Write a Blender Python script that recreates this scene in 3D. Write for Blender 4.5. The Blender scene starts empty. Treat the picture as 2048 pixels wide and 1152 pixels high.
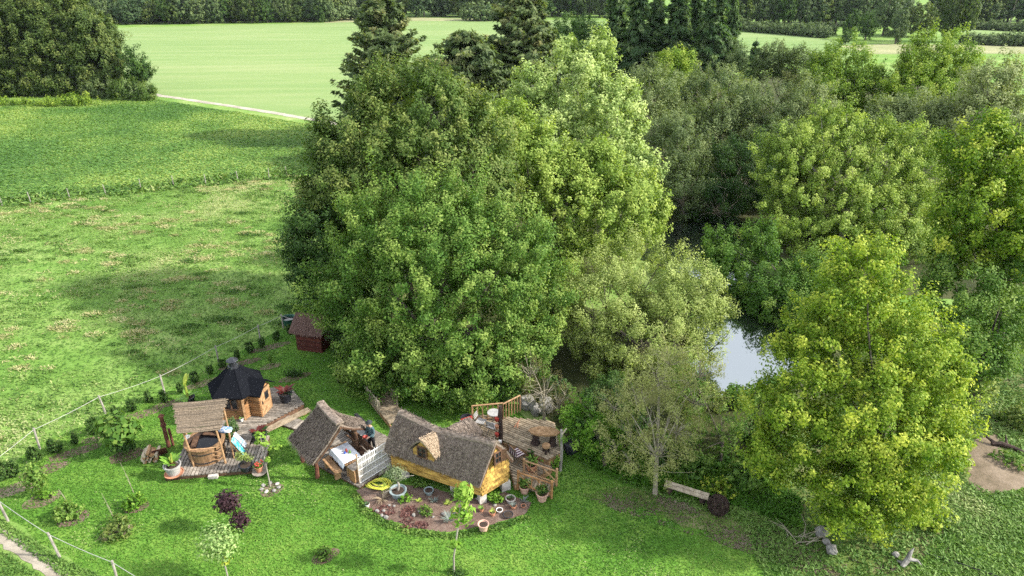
import bpy, math, random
import numpy as np
from mathutils import Vector, Matrix, noise as mnoise

S = bpy.context.scene
COL = S.collection
# ------------------------------------------------------------------ camera, sky, sun, exposure
PITCH = math.radians(25.0); CAMH = 20.0; FPX = 1368.0
cam = bpy.data.cameras.new('camera'); camo = bpy.data.objects.new('camera', cam); COL.objects.link(camo)
camo.location = (0, 0, CAMH); camo.rotation_euler = (math.radians(90) - PITCH, 0, 0)
cam.sensor_width = 36.0; cam.lens = 36.0 * FPX / 2048.0; cam.clip_end = 6000; cam.clip_start = 0.5
S.camera = camo
SUN_DIR = Vector((1.0, -0.10, 0.64)).normalized()          # towards the sun: from the right
SUN_EL = math.asin(SUN_DIR.z)
W = bpy.data.worlds.new('World'); S.world = W; W.use_nodes = True
wn = W.node_tree; wn.nodes.clear()
wo = wn.nodes.new('ShaderNodeOutputWorld'); wb = wn.nodes.new('ShaderNodeBackground'); sk = wn.nodes.new('ShaderNodeTexSky')
sk.sky_type = 'NISHITA'; sk.sun_disc = False; sk.sun_elevation = SUN_EL
sk.sun_rotation = math.atan2(SUN_DIR.x, SUN_DIR.y); sk.dust_density = 2.5; sk.air_density = 1.0
wb.inputs['Strength'].default_value = 0.15
wt = wn.nodes.new('ShaderNodeTexCoord'); wnz = wn.nodes.new('ShaderNodeTexNoise'); wnz.inputs['Scale'].default_value = 2.2; wnz.inputs['Detail'].default_value = 5
wrm = wn.nodes.new('ShaderNodeValToRGB'); wrm.color_ramp.elements[0].position = 0.36; wrm.color_ramp.elements[1].position = 0.56
wmx = wn.nodes.new('ShaderNodeMix'); wmx.data_type = 'RGBA'; wmx.inputs[7].default_value = (5.4, 5.6, 5.9, 1)      # thin bright cloud
wn.links.new(wt.outputs['Generated'], wnz.inputs['Vector']); wn.links.new(wnz.outputs[0], wrm.inputs[0]); wn.links.new(wrm.outputs[0], wmx.inputs[0])
wn.links.new(sk.outputs[0], wmx.inputs[6]); wn.links.new(wmx.outputs[2], wb.inputs[0]); wn.links.new(wb.outputs[0], wo.inputs[0])
sl = bpy.data.lights.new('sun', 'SUN'); sl.energy = 4.5; sl.angle = math.radians(2.2); sl.color = (1.0, 0.94, 0.84)
so = bpy.data.objects.new('sun', sl); COL.objects.link(so); so.location = (60, -20, 60)
so.rotation_euler = SUN_DIR.to_track_quat('Z', 'Y').to_euler()
S.view_settings.view_transform = 'Standard'; S.view_settings.look = 'None'
S.view_settings.exposure = 1.15; S.view_settings.gamma = 1.0
S.render.engine = 'CYCLES'
S.cycles.sample_clamp_indirect = 4.0; S.cycles.max_bounces = 6; S.cycles.diffuse_bounces = 3; S.cycles.glossy_bounces = 2; S.cycles.transmission_bounces = 3
S.cycles.use_adaptive_sampling = True; S.cycles.adaptive_threshold = 0.02
try: S.cycles.use_denoising = False
except Exception: pass

# ------------------------------------------------------------------ picking places on the ground
def ray(px, py):
    u = (px - 1024) / FPX; v = -(py - 576) / FPX
    return Vector((u, math.cos(PITCH) + v * math.sin(PITCH), -math.sin(PITCH) + v * math.cos(PITCH)))
def G(px, py, z=0.0):
    d = ray(px, py); t = (z - CAMH) / d.z
    return Vector((d.x * t, d.y * t, z))
def A(px, py, Y):
    d = ray(px, py); t = Y / d.y
    return Vector((d.x * t, Y, CAMH + d.z * t)), t

# ------------------------------------------------------------------ materials
def newmat(name):
    m = bpy.data.materials.new(name); m.use_nodes = True
    nt = m.node_tree; b = nt.nodes['Principled BSDF']
    return m, nt, b
def ramp(nt, stops):
    r = nt.nodes.new('ShaderNodeValToRGB'); e = r.color_ramp.elements
    while len(e) < len(stops): e.new(0.5)
    for i, (p, c) in enumerate(stops):
        e[i].position = p; e[i].color = (*c, 1)
    return r
def noise_node(nt, scale, detail=4, vec=None, rough=0.55):
    n = nt.nodes.new('ShaderNodeTexNoise'); n.inputs['Scale'].default_value = scale
    n.inputs['Detail'].default_value = detail; n.inputs['Roughness'].default_value = rough
    if vec is not None: nt.links.new(vec, n.inputs['Vector'])
    return n
def mapping(nt, scale=(1, 1, 1), rot=(0, 0, 0)):
    tc = nt.nodes.new('ShaderNodeTexCoord'); mp = nt.nodes.new('ShaderNodeMapping')
    mp.inputs['Scale'].default_value = scale; mp.inputs['Rotation'].default_value = rot
    nt.links.new(tc.outputs['Object'], mp.inputs['Vector']); return mp.outputs[0]
def mix(nt, fac, a, b, mode='MIX'):
    m = nt.nodes.new('ShaderNodeMix'); m.data_type = 'RGBA'; m.blend_type = mode
    for s, v in ((0, fac), (6, a), (7, b)):
        if isinstance(v, (int, float)): m.inputs[s].default_value = v
        elif isinstance(v, tuple): m.inputs[s].default_value = (*v, 1)
        else: nt.links.new(v, m.inputs[s])
    return m.outputs[2]
def bump(nt, b, h, strength=0.4, dist=0.05):
    n = nt.nodes.new('ShaderNodeBump'); n.inputs['Strength'].default_value = strength; n.inputs['Distance'].default_value = dist
    nt.links.new(h, n.inputs['Height']); nt.links.new(n.outputs[0], b.inputs['Normal'])
MATS = {}
def simple(name, c1, c2=None, scale=8, stretch=(1, 1, 1), rough=0.75, bmp=0.3, detail=5, metal=0, mid=(0.35, 0.65), spec=0.3):
    if name in MATS: return MATS[name]
    m, nt, b = newmat(name); v = mapping(nt, stretch); n = noise_node(nt, scale, detail, v)
    c2 = c2 or tuple(min(1, x * 1.5) for x in c1)
    r = ramp(nt, [(mid[0], c1), (mid[1], c2)]); nt.links.new(n.outputs[0], r.inputs[0])
    nt.links.new(r.outputs[0], b.inputs['Base Color']); b.inputs['Roughness'].default_value = rough
    b.inputs['Metallic'].default_value = metal; b.inputs['Specular IOR Level'].default_value = spec
    if bmp: bump(nt, b, n.outputs[0], bmp, 0.02)
    MATS[name] = m; return m
def leafmat(name, dark, mid_, light, trans=0.33, rough=0.6, k=1.0):
    dark, mid_, light = [tuple(min(0.8, x * k) for x in c) for c in (dark, mid_, light)]
    m, nt, b = newmat(name)
    at = nt.nodes.new('ShaderNodeAttribute'); at.attribute_name = 'tint'
    r = ramp(nt, [(0.05, dark), (0.5, mid_), (0.95, light)]); nt.links.new(at.outputs['Fac'], r.inputs[0])
    nt.links.new(r.outputs[0], b.inputs['Base Color']); b.inputs['Roughness'].default_value = rough
    b.inputs['Specular IOR Level'].default_value = 0.15
    tr = nt.nodes.new('ShaderNodeBsdfTranslucent')
    tc = mix(nt, 1.0, r.outputs[0], (1.3, 1.35, 0.55), 'MULTIPLY'); nt.links.new(tc, tr.inputs[0])
    ms = nt.nodes.new('ShaderNodeMixShader'); ms.inputs[0].default_value = trans
    nt.links.new(b.outputs[0], ms.inputs[1]); nt.links.new(tr.outputs[0], ms.inputs[2])
    nt.links.new(ms.outputs[0], nt.nodes['Material Output'].inputs[0])
    return m
def woodmat(name, c1, c2, along=(1, 1, 1), scale=6, rough=0.8):
    if name in MATS: return MATS[name]
    m = simple(name, c1, c2, scale, along, rough, 0.2, 6); nt = m.node_tree; b = nt.nodes['Principled BSDF']
    ge = nt.nodes.new('ShaderNodeNewGeometry'); rp = ramp(nt, [(0.0, (0.62, 0.62, 0.62)), (1.0, (1.25, 1.22, 1.18))])       # boards differ from one another
    nt.links.new(ge.outputs['Random Per Island'], rp.inputs[0]); c = b.inputs['Base Color'].links[0].from_socket
    nt.links.new(mix(nt, 1.0, c, rp.outputs[0], 'MULTIPLY'), b.inputs['Base Color']); return m

LM = {
 'ash':    leafmat('leaf_ash', (0.046, 0.115, 0.017), (0.105, 0.195, 0.034), (0.235, 0.320, 0.075)),
 'oak':    leafmat('leaf_oak', (0.042, 0.086, 0.016), (0.086, 0.146, 0.031), (0.200, 0.242, 0.067)),
 'oldoak': leafmat('leaf_old_oak', (0.036, 0.068, 0.016), (0.076, 0.120, 0.030), (0.165, 0.200, 0.056)),
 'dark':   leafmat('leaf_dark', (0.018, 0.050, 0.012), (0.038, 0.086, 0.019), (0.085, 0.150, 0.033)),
 'poplar': leafmat('leaf_poplar', (0.140, 0.225, 0.062), (0.260, 0.360, 0.112), (0.420, 0.500, 0.190)),
 'yellow': leafmat('leaf_yellow_green', (0.085, 0.165, 0.018), (0.200, 0.300, 0.038), (0.390, 0.450, 0.085)),
 'lime':   leafmat('leaf_lime', (0.090, 0.165, 0.024), (0.200, 0.295, 0.055), (0.370, 0.450, 0.110)),
 'maple':  leafmat('leaf_maple', (0.052, 0.125, 0.010), (0.170, 0.265, 0.024), (0.450, 0.490, 0.075)),
 'willow': leafmat('leaf_willow', (0.125, 0.180, 0.042), (0.245, 0.315, 0.088), (0.400, 0.460, 0.165)),
 'grey':   leafmat('leaf_grey_willow', (0.066, 0.104, 0.040), (0.126, 0.178, 0.068), (0.230, 0.280, 0.118)),
 'conifer':leafmat('leaf_conifer', (0.040, 0.085, 0.034), (0.080, 0.145, 0.054), (0.155, 0.220, 0.085), 0.4),
 'cedar':  leafmat('leaf_cedar', (0.052, 0.086, 0.032), (0.105, 0.150, 0.052), (0.220, 0.230, 0.100), 0.35),
 'wood':   leafmat('leaf_far_wood', (0.036, 0.074, 0.030), (0.066, 0.112, 0.044), (0.120, 0.170, 0.064), 0.22),
 'fresh':  leafmat('leaf_fresh', (0.055, 0.145, 0.014), (0.130, 0.260, 0.028), (0.280, 0.410, 0.075)),
 'purple': leafmat('leaf_purple', (0.018, 0.009, 0.014), (0.038, 0.018, 0.024), (0.080, 0.045, 0.050), 0.2),
 'red':    leafmat('leaf_red', (0.06, 0.012, 0.010), (0.13, 0.030, 0.022), (0.20, 0.08, 0.04), 0.25),
 'crop':   leafmat('leaf_crop', (0.062, 0.140, 0.030), (0.115, 0.210, 0.044), (0.240, 0.330, 0.080)),
 'grass':  leafmat('blade_grass', (0.050, 0.130, 0.016), (0.095, 0.205, 0.028), (0.190, 0.300, 0.060), 0.3),
 'meadow': leafmat('blade_meadow', (0.072, 0.155, 0.028), (0.158, 0.262, 0.060), (0.350, 0.385, 0.175), 0.3),
 'weed':   leafmat('blade_weed', (0.035, 0.090, 0.018), (0.070, 0.140, 0.028), (0.120, 0.200, 0.045), 0.3),
 'straw':  leafmat('blade_straw', (0.20, 0.20, 0.085), (0.31, 0.305, 0.140), (0.44, 0.42, 0.23), 0.25),
 'twig':   leafmat('leaf_dry', (0.085, 0.085, 0.030), (0.150, 0.140, 0.048), (0.225, 0.215, 0.080), 0.25),
 'thin':   leafmat('leaf_thin_willow', (0.095, 0.125, 0.034), (0.180, 0.205, 0.062), (0.290, 0.310, 0.115), 0.3),
 'dry':    leafmat('blade_dry', (0.090, 0.070, 0.048), (0.160, 0.130, 0.092), (0.230, 0.195, 0.140), 0.2),
 'olive':  leafmat('leaf_silver', (0.10, 0.14, 0.07), (0.17, 0.22, 0.12), (0.26, 0.31, 0.19), 0.25),
 'birch':  leafmat('leaf_birch', (0.13, 0.18, 0.06), (0.21, 0.26, 0.10), (0.32, 0.36, 0.17), 0.25),
 'white':  leafmat('leaf_variegated', (0.10, 0.19, 0.045), (0.20, 0.31, 0.10), (0.38, 0.46, 0.20), 0.3),
}
BARK = simple('bark', (0.045, 0.038, 0.030), (0.12, 0.105, 0.085), 5, (1, 1, 0.25), 0.9, 0.6)
PALEBARK = simple('pale_bark', (0.18, 0.165, 0.14), (0.36, 0.33, 0.29), 5, (1, 1, 0.25), 0.9, 0.4)
TWIG = simple('twig_bark', (0.18, 0.16, 0.115), (0.34, 0.31, 0.235), 4, (1, 1, 1), 0.9, 0)

# ------------------------------------------------------------------ mesh helpers
class MB:
    def __init__(s): s.v = []; s.f = []; s.m = []; s.mi = 0; s.sm = []; s.smooth = False
    def add(s, vs, fs):
        o = len(s.v); s.v += [tuple(x) for x in vs]
        for f in fs: s.f.append([i + o for i in f]); s.m.append(s.mi); s.sm.append(s.smooth)
        return s
    def box(s, c, d, rz=0.0, M=None):
        x, y, z = d[0] / 2, d[1] / 2, d[2] / 2
        R = M if M is not None else Matrix.Rotation(rz, 3, 'Z')
        vs = [Vector(c) + R @ Vector((a * x, b * y, e * z)) for a in (-1, 1) for b in (-1, 1) for e in (-1, 1)]
        return s.add(vs, [(0, 1, 3, 2), (4, 6, 7, 5), (0, 4, 5, 1), (2, 3, 7, 6), (0, 2, 6, 4), (1, 5, 7, 3)])
    def beam(s, a, b, w, h, up=(0, 0, 1)):
        a, b = Vector(a), Vector(b); x = (b - a); L = x.length; x.normalize()
        y = Vector(up).cross(x)
        if y.length < 1e-4: y = Vector((1, 0, 0)).cross(x)
        y.normalize(); z = x.cross(y)
        return s.box((a + b) / 2, (L, w, h), M=Matrix((x, y, z)).transposed())
    def tube(s, pts, rad, n=6):
        pts = [Vector(p) for p in pts]
        if not hasattr(rad, '__len__'): rad = [rad] * len(pts)
        vs = []; ref = Vector((0.31, 0.92, 0.23))
        for i, p in enumerate(pts):
            t = (pts[min(i + 1, len(pts) - 1)] - pts[max(i - 1, 0)]).normalized()
            u = t.cross(ref)
            if u.length < 1e-3: u = t.cross(Vector((1, 0, 0)))
            u.normalize(); w = t.cross(u)
            for k in range(n):
                a = 2 * math.pi * k / n; vs.append(p + (u * math.cos(a) + w * math.sin(a)) * rad[i])
        fs = []
        for i in range(len(pts) - 1):
            for k in range(n):
                k2 = (k + 1) % n; fs.append((i * n + k, i * n + k2, (i + 1) * n + k2, (i + 1) * n + k))
        fs.append(tuple(range(n))[::-1]); fs.append(tuple((len(pts) - 1) * n + k for k in range(n)))
        return s.add(vs, fs)
    def lathe(s, c, prof, n=20, sq=(1, 1)):
        vs = []; fs = []
        for r, z in prof:
            for k in range(n):
                a = 2 * math.pi * k / n; vs.append((c[0] + r * sq[0] * math.cos(a), c[1] + r * sq[1] * math.sin(a), c[2] + z))
        for i in range(len(prof) - 1):
            for k in range(n):
                k2 = (k + 1) % n; fs.append((i * n + k, i * n + k2, (i + 1) * n + k2, (i + 1) * n + k))
        fs.append(tuple(range(n))[::-1]); fs.append(tuple((len(prof) - 1) * n + k for k in range(n)))
        return s.add(vs, fs)
    def slab(s, poly, z0, z1):
        n = len(poly); vs = [(p[0], p[1], z0) for p in poly] + [(p[0], p[1], z1) for p in poly]
        fs = [tuple(range(n))[::-1], tuple(range(n, 2 * n))] + [(i, (i + 1) % n, n + (i + 1) % n, n + i) for i in range(n)]
        return s.add(vs, fs)
    def rock(s, c, r, seed=0, sq=(1, 1, 0.7), n=9, amp=0.28):
        vs = []; fs = []; m = 2 * n
        for i in range(n + 1):
            th = math.pi * i / n
            for k in range(m):
                ph = 2 * math.pi * k / m
                d = Vector((math.sin(th) * math.cos(ph), math.sin(th) * math.sin(ph), math.cos(th)))
                q = 1 + amp * mnoise.noise(d * 1.6 + Vector((seed * 7.3, seed, 0))) + amp * 0.5 * mnoise.noise(d * 4 + Vector((seed, 3, 1)))
                vs.append(Vector(c) + Vector((d.x * sq[0], d.y * sq[1], d.z * sq[2])) * r * q)
        for i in range(n):
            for k in range(m):
                k2 = (k + 1) % m; fs.append((i * m + k, (i + 1) * m + k, (i + 1) * m + k2, i * m + k2))
        return s.add(vs, fs)
    def build(s, name, mats, parent=None, loc=None):
        me = bpy.data.meshes.new(name); me.from_pydata(s.v, [], s.f)
        for m in (mats if isinstance(mats, (list, tuple)) else [mats]): me.materials.append(m)
        if any(s.m): me.polygons.foreach_set('material_index', s.m)
        me.polygons.foreach_set('use_smooth', s.sm)
        me.update(); o = bpy.data.objects.new(name, me); COL.objects.link(o)
        if parent is not None: o.parent = parent
        if loc is not None: o.location = loc
        return o
def tag(o, label, cat, group=None):
    o['label'] = label; o['category'] = cat
    if group: o['group'] = group
    return o
def thing(name, label, cat, loc=(0, 0, 0), rz=0.0, group=None):
    o = bpy.data.objects.new(name, None); COL.objects.link(o); o.location = loc; o.rotation_euler = (0, 0, rz)
    o.empty_display_size = 0.2
    return tag(o, label, cat, group)
def struct(o, kind='structure'): o['kind'] = kind; return o
def copytree(root, loc, rz=0.0, sc=None, label=None):
    r = root.copy(); COL.objects.link(r); r.location = loc; r.rotation_euler = (0, 0, rz)
    if sc: r.scale = sc
    if label: r['label'] = label
    for ch in list(root.children):
        c = ch.copy(); COL.objects.link(c); c.parent = r
        for g in ch.children:
            d = g.copy(); COL.objects.link(d); d.parent = c
    return r

# ------------------------------------------------------------------ foliage
def unit(a): return a / np.maximum(np.linalg.norm(a, axis=1, keepdims=True), 1e-9)
def leaves(name, C, N, L, Wd, T, mat, parent=None, rng=None, tangent=None):
    n = len(C); rng = rng or np.random.default_rng(1)
    N = unit(N); t = rng.normal(size=(n, 3)) if tangent is None else tangent
    t = unit(t - N * np.sum(t * N, 1, keepdims=True)); b = np.cross(N, t)
    L = np.asarray(L).reshape(-1, 1) * np.ones((n, 1)); Wd = np.asarray(Wd).reshape(-1, 1) * np.ones((n, 1))
    V = np.empty((n, 4, 3))
    V[:, 0] = C - t * L / 2; V[:, 1] = C + b * Wd / 2 + N * Wd * 0.12; V[:, 2] = C + t * L / 2; V[:, 3] = C - b * Wd / 2 + N * Wd * 0.12
    me = bpy.data.meshes.new(name)
    me.vertices.add(4 * n); me.vertices.foreach_set('co', V.reshape(-1).astype(np.float32))
    me.loops.add(4 * n); me.loops.foreach_set('vertex_index', np.arange(4 * n, dtype=np.int32))
    me.polygons.add(n); me.polygons.foreach_set('loop_start', np.arange(0, 4 * n, 4, dtype=np.int32))
    me.polygons.foreach_set('loop_total', np.full(n, 4, dtype=np.int32))
    at = me.attributes.new('tint', 'FLOAT', 'POINT'); at.data.foreach_set('value', np.repeat(np.clip(T, 0, 1), 4).astype(np.float32))
    me.materials.append(mat); me.update(calc_edges=True)
    o = bpy.data.objects.new(name, me); COL.objects.link(o)
    if parent is not None: o.parent = parent
    return o
def crown_arrays(lobes, dens, crad, nleaf, rng, tint=0.45, tvar=0.2, tips=0.12, zmin=0.25, fill=0.12):
    """lobes: (x,y,z,rx,ry,rz).  clumps sit on the lobes, leaves in the clumps."""
    c0 = crad; crad = crad * 0.60; nleaf = nleaf * 0.40; dens = dens * 2.5
    Ls = np.array(lobes, float); CC = []; DD = []; KK = []
    for i, (x, y, z, a, b, c) in enumerate(Ls):
        area = 4 * math.pi * (((a * b) ** 1.6 + (a * c) ** 1.6 + (b * c) ** 1.6) / 3) ** (1 / 1.6)
        n = max(6, int(area * dens)); d = unit(rng.normal(size=(n, 3)))
        q = rng.uniform(0.80, 1.0, n); tp = rng.random(n) < tips * (0.6 + 0.8 * np.clip(d[:, 2], 0, 1)); q[tp] *= rng.uniform(1.1, 1.28, tp.sum())
        k = rng.random(n) < fill; q[k] = rng.uniform(0.3, 0.75, k.sum())
        p = Ls[i, :3] + d * Ls[i, 3:] * q[:, None]
        fr = 0.55 / c0; ln = np.array([mnoise.noise((u[0] * fr + 31 * i, u[1] * fr, u[2] * fr)) + 0.5 * mnoise.noise((u[0] * fr * 2.3, u[1] * fr * 2.3 + 9 * i, u[2] * fr * 2.3)) for u in p])
        p = p + d * Ls[i, 3:] * (0.30 * np.clip(ln, -0.8, 0.8) * (1 - k))[:, None]
        keep = p[:, 2] > zmin
        for j in range(len(Ls)):
            if j != i: keep &= ~((((p - Ls[j, :3]) / Ls[j, 3:]) ** 2).sum(1) < 0.42)
        keep &= (ln > -0.75) | k; CC.append(p[keep]); DD.append(unit(d / Ls[i, 3:])[keep]); KK.append(ln[keep])
    CC = np.concatenate(CC); DD = np.concatenate(DD); n = len(CC)
    R = crad * rng.uniform(0.55, 1.3, n) * (1 + 0.5 * (rng.random(n) < 0.12)); ct = tint + tvar * rng.normal(size=n) * 0.75 + 0.20 * np.concatenate(KK)
    cnt = np.maximum(4, (nleaf * (R / crad) ** 2 * rng.uniform(0.7, 1.3, n)).astype(int))
    idx = np.repeat(np.arange(n), cnt); m = len(idx)
    off = unit(rng.normal(size=(m, 3))) * (rng.random((m, 1)) ** 0.45)
    ax = unit(DD + np.array([0, 0, 0.8]) + 0.4 * rng.normal(size=(n, 3)))[idx]                        # shoots stretched outwards and up
    P = CC[idx] + (off * 0.82 + ax * (off * ax).sum(1, keepdims=True) * 0.75) * R[idx, None]
    Nn = 0.50 * DD[idx] + 0.50 * off + 0.62 * unit(rng.normal(size=(m, 3))); Nn[:, 2] += 0.30
    T = ct[idx] + 0.10 * rng.normal(size=m) + 0.24 * (off * ax).sum(1)                                 # young leaves at the shoot tips are paler
    k = P[:, 2] > 0.05
    return P[k], Nn[k], T[k], CC
def limbs(mb, base, tops, r0, rng, n=6, bend=0.12, fork=0.35):
    base = Vector(base)
    if not tops: return
    cen = sum((Vector(t) for t in tops), Vector()) / len(tops)
    hz = max(t[2] for t in tops)
    f = Vector((base.x + (cen.x - base.x) * 0.25, base.y + (cen.y - base.y) * 0.25, base.z + (hz - base.z) * fork))
    mb.tube([base - Vector((0, 0, 0.15)), base + (f - base) * 0.15, f], [r0 * 1.45, r0, r0 * 0.8], n + 2)
    for t in tops:
        t = Vector(t); mid = f.lerp(t, 0.5) + Vector(rng.normal(size=3)) * bend * (t - f).length * 0.5
        mb.tube([f - (f - base) * 0.1, mid, t], [r0 * 0.45, r0 * 0.24, r0 * 0.06], n)
TREES = []
def tree(name, label, px, py, Y, lobes, mat, leaf, lw=0.6, dens=0.7, crad=0.7, nleaf=60, seed=1, r0=0.22, cat='tree', group=None,
         tint=0.45, tvar=0.2, bark=BARK, zmin=0.25, fill=0.12, twigs=0, tips=0.12, base=None, deep=0.85):
    """lobes in picture terms: centre px,py, radii px and distance Y -> real positions and sizes in metres."""
    rng = np.random.default_rng(seed)
    b = Vector(base) if base else Vector(((px - 1024) / FPX * (Y * math.cos(PITCH) + CAMH * math.sin(PITCH)), Y, 0))
    root = thing(name, label, cat, b, 0, group)
    LB = []
    for (cx, cy, rx, ry, ly) in lobes:
        p, t = A(cx, cy, ly); a = rx * t / FPX; c = ry * t / FPX
        LB.append((p.x - b.x, p.y - b.y, max(p.z, c * 0.35), a, (a + c) / 2 * deep, c))
    leaf *= 0.58; nleaf *= 1.85; P, N, T, CC = crown_arrays(LB, dens * 1.25, crad, nleaf * 1.45, rng, tint, tvar, zmin=zmin, fill=fill, tips=tips)
    m = len(P)
    leaves('crown', P, N, leaf * rng.uniform(0.7, 1.3, m), leaf * lw * rng.uniform(0.7, 1.3, m), T, mat, root, rng)
    mb = MB(); tops = [(l[0], l[1], l[2] + l[5] * 0.35) for l in LB]
    limbs(mb, (0, 0, 0), tops, r0, rng)
    if twigs:
        for k in rng.choice(len(CC), min(twigs, len(CC)), replace=False):
            c = Vector(CC[k]); l = min(LB, key=lambda q: (Vector(q[:3]) - c).length); o = Vector(l[:3]) - Vector((0, 0, l[5] * 0.4))
            e = o + (c - o) * rng.uniform(0.9, 1.25); md = o.lerp(e, 0.5) + Vector(rng.normal(size=3)) * 0.12 * (e - o).length + Vector((0, 0, 0.1 * (e - o).length))
            mb.tube([o, md, e], [r0 * 0.16, r0 * 0.10, r0 * 0.03], 3)
    mb.build('trunk', bark, root); TREES.append(root)
    return root
def bush(name, label, loc, rad, h, mat, leaf, n=400, seed=1, lw=0.6, cat='shrub', group=None, tint=0.45, tvar=0.2, stems=5, up=0.3, stemmat=None):
    rng = np.random.default_rng(seed); root = thing(name, label, cat, loc, 0, group)
    nl = max(4, int(4 + 3 * rng.random())); lob = []
    for k in range(nl):
        a = rng.uniform(0, 6.28); q = rng.uniform(0.15, 0.55) * rad
        lob.append((q * math.cos(a), q * math.sin(a), h * rng.uniform(0.35, 0.65), rad * rng.uniform(0.4, 0.6), rad * rng.uniform(0.4, 0.6), h * rng.uniform(0.28, 0.42)))
    area = 4 * math.pi * (0.5 * rad) ** 2 * nl
    cr = max(0.07, rad * 0.2); dens = 0.6 / (cr * cr) / 3; k = max(4, int(n / max(4, area * dens * 0.7)))
    P, N, T, CC = crown_arrays(lob, dens, cr, k, rng, tint, tvar, zmin=0.04)
    m = len(P); leaves('foliage', P, N, leaf * rng.uniform(0.7, 1.3, m), leaf * lw * rng.uniform(0.7, 1.3, m), T, mat, root, rng)
    mb = MB()
    for k in range(stems):
        t = Vector(lob[k % nl][:3]); mb.tube([(0.05 * math.cos(k), 0.05 * math.sin(k), -0.03), t * 0.5 + Vector((0, 0, 0.05)), t + Vector((0, 0, h * 0.2))], [0.022, 0.016, 0.006], 4)
    mb.build('stem', stemmat or BARK, root)
    return root

# ------------------------------------------------------------------ the ground and its fields
def groundmat(name, stops,  scales=(0.12, 0.9, 9.0), w=(0.5, 0.3, 0.2), stretch=(1, 1, 1), bmp=0.35, rough=0.95, dist=0.12, rot=0.0, rows=None):
    m, nt, b = newmat(name); v = mapping(nt, stretch, (0, 0, rot)); acc = None
    for s, k in zip(scales, w):
        n = noise_node(nt, s, 6, v, 0.62); mul = nt.nodes.new('ShaderNodeMath'); mul.operation = 'MULTIPLY_ADD'
        nt.links.new(n.outputs[0], mul.inputs[0]); mul.inputs[1].default_value = k
        if acc is None: mul.inputs[2].default_value = 0.0
        else: nt.links.new(acc, mul.inputs[2])
        acc = mul.outputs[0]
    if rows:
        wv = nt.nodes.new('ShaderNodeTexWave'); wv.inputs['Scale'].default_value = rows[0]; wv.inputs['Distortion'].default_value = rows[3]; wv.inputs['Detail'].default_value = 2; wv.inputs['Detail Scale'].default_value = 0.4; wv.bands_direction = 'Y'
        nt.links.new(mapping(nt, (1, 1, 1), (0, 0, rows[1])), wv.inputs['Vector']); ad = nt.nodes.new('ShaderNodeMath'); ad.operation = 'MULTIPLY_ADD'; ad.inputs[1].default_value = rows[2]
        nt.links.new(wv.outputs[0], ad.inputs[0]); nt.links.new(acc, ad.inputs[2]); sb = nt.nodes.new('ShaderNodeMath'); sb.operation = 'SUBTRACT'; sb.inputs[1].default_value = rows[2] / 2; nt.links.new(ad.outputs[0], sb.inputs[0]); acc = sb.outputs[0]
    r = ramp(nt, stops); nt.links.new(acc, r.inputs[0]); nt.links.new(r.outputs[0], b.inputs['Base Color'])
    b.inputs['Roughness'].default_value = rough; b.inputs['Specular IOR Level'].default_value = 0.1
    bump(nt, b, acc, bmp, dist); return m
GM = {
 'meadow': groundmat('ground_meadow', [(0.34, (0.060, 0.140, 0.022)), (0.46, (0.120, 0.222, 0.042)), (0.56, (0.185, 0.270, 0.075)), (0.66, (0.31, 0.325, 0.155))], (0.10, 0.55, 5.0), stretch=(1, 1.5, 1), rot=0.2, dist=0.3),
 'lawn': groundmat('ground_lawn', [(0.34, (0.045, 0.120, 0.014)), (0.48, (0.080, 0.185, 0.024)), (0.58, (0.145, 0.245, 0.042)), (0.68, (0.24, 0.28, 0.085))], (0.25, 1.3, 10), (0.45, 0.3, 0.25)),
 'crop': groundmat('ground_crop', [(0.38, (0.055, 0.130, 0.030)), (0.5, (0.090, 0.185, 0.040)), (0.64, (0.185, 0.275, 0.060))], (0.035, 0.4, 3.0), (0.45, 0.3, 0.25), (0.6, 1.6, 1), rot=-0.05, rows=(0.30, -0.10, 0.08, 2.0)),
 'far': groundmat('ground_far_field', [(0.38, (0.130, 0.212, 0.068)), (0.50, (0.172, 0.245, 0.088)), (0.63, (0.225, 0.272, 0.120))], (0.02, 0.12, 1.2), (0.45, 0.35, 0.2), (0.25, 1.8, 1), 0.12, rot=-0.18, rows=(0.045, -0.20, 0.035, 1.5)),
 'dry': groundmat('ground_dry', [(0.35, (0.17, 0.20, 0.09)), (0.65, (0.31, 0.30, 0.17))], (0.1, 0.8, 6)),
 'track': groundmat('ground_track', [(0.38, (0.22, 0.20, 0.16)), (0.62, (0.42, 0.39, 0.33))], (0.3, 2, 14)),
 'soil': groundmat('ground_soil', [(0.36, (0.062, 0.040, 0.030)), (0.5, (0.135, 0.092, 0.074)), (0.66, (0.235, 0.185, 0.150))], (0.5, 3, 18), (0.35, 0.3, 0.35), bmp=0.8),
 'dirt': groundmat('ground_dirt', [(0.36, (0.075, 0.064, 0.038)), (0.48, (0.15, 0.118, 0.082)), (0.64, (0.25, 0.200, 0.150))], (0.5, 2.5, 14), bmp=0.7),
 'rough': groundmat('ground_rough', [(0.36, (0.050, 0.090, 0.018)), (0.47, (0.105, 0.150, 0.036)), (0.57, (0.165, 0.160, 0.078)), (0.67, (0.235, 0.185, 0.140))], (0.35, 1.6, 10), (0.45, 0.3, 0.25)),
 'under': groundmat('ground_under_trees', [(0.38, (0.020, 0.030, 0.010)), (0.62, (0.070, 0.075, 0.030))], (0.4, 2, 9)),
}
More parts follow.
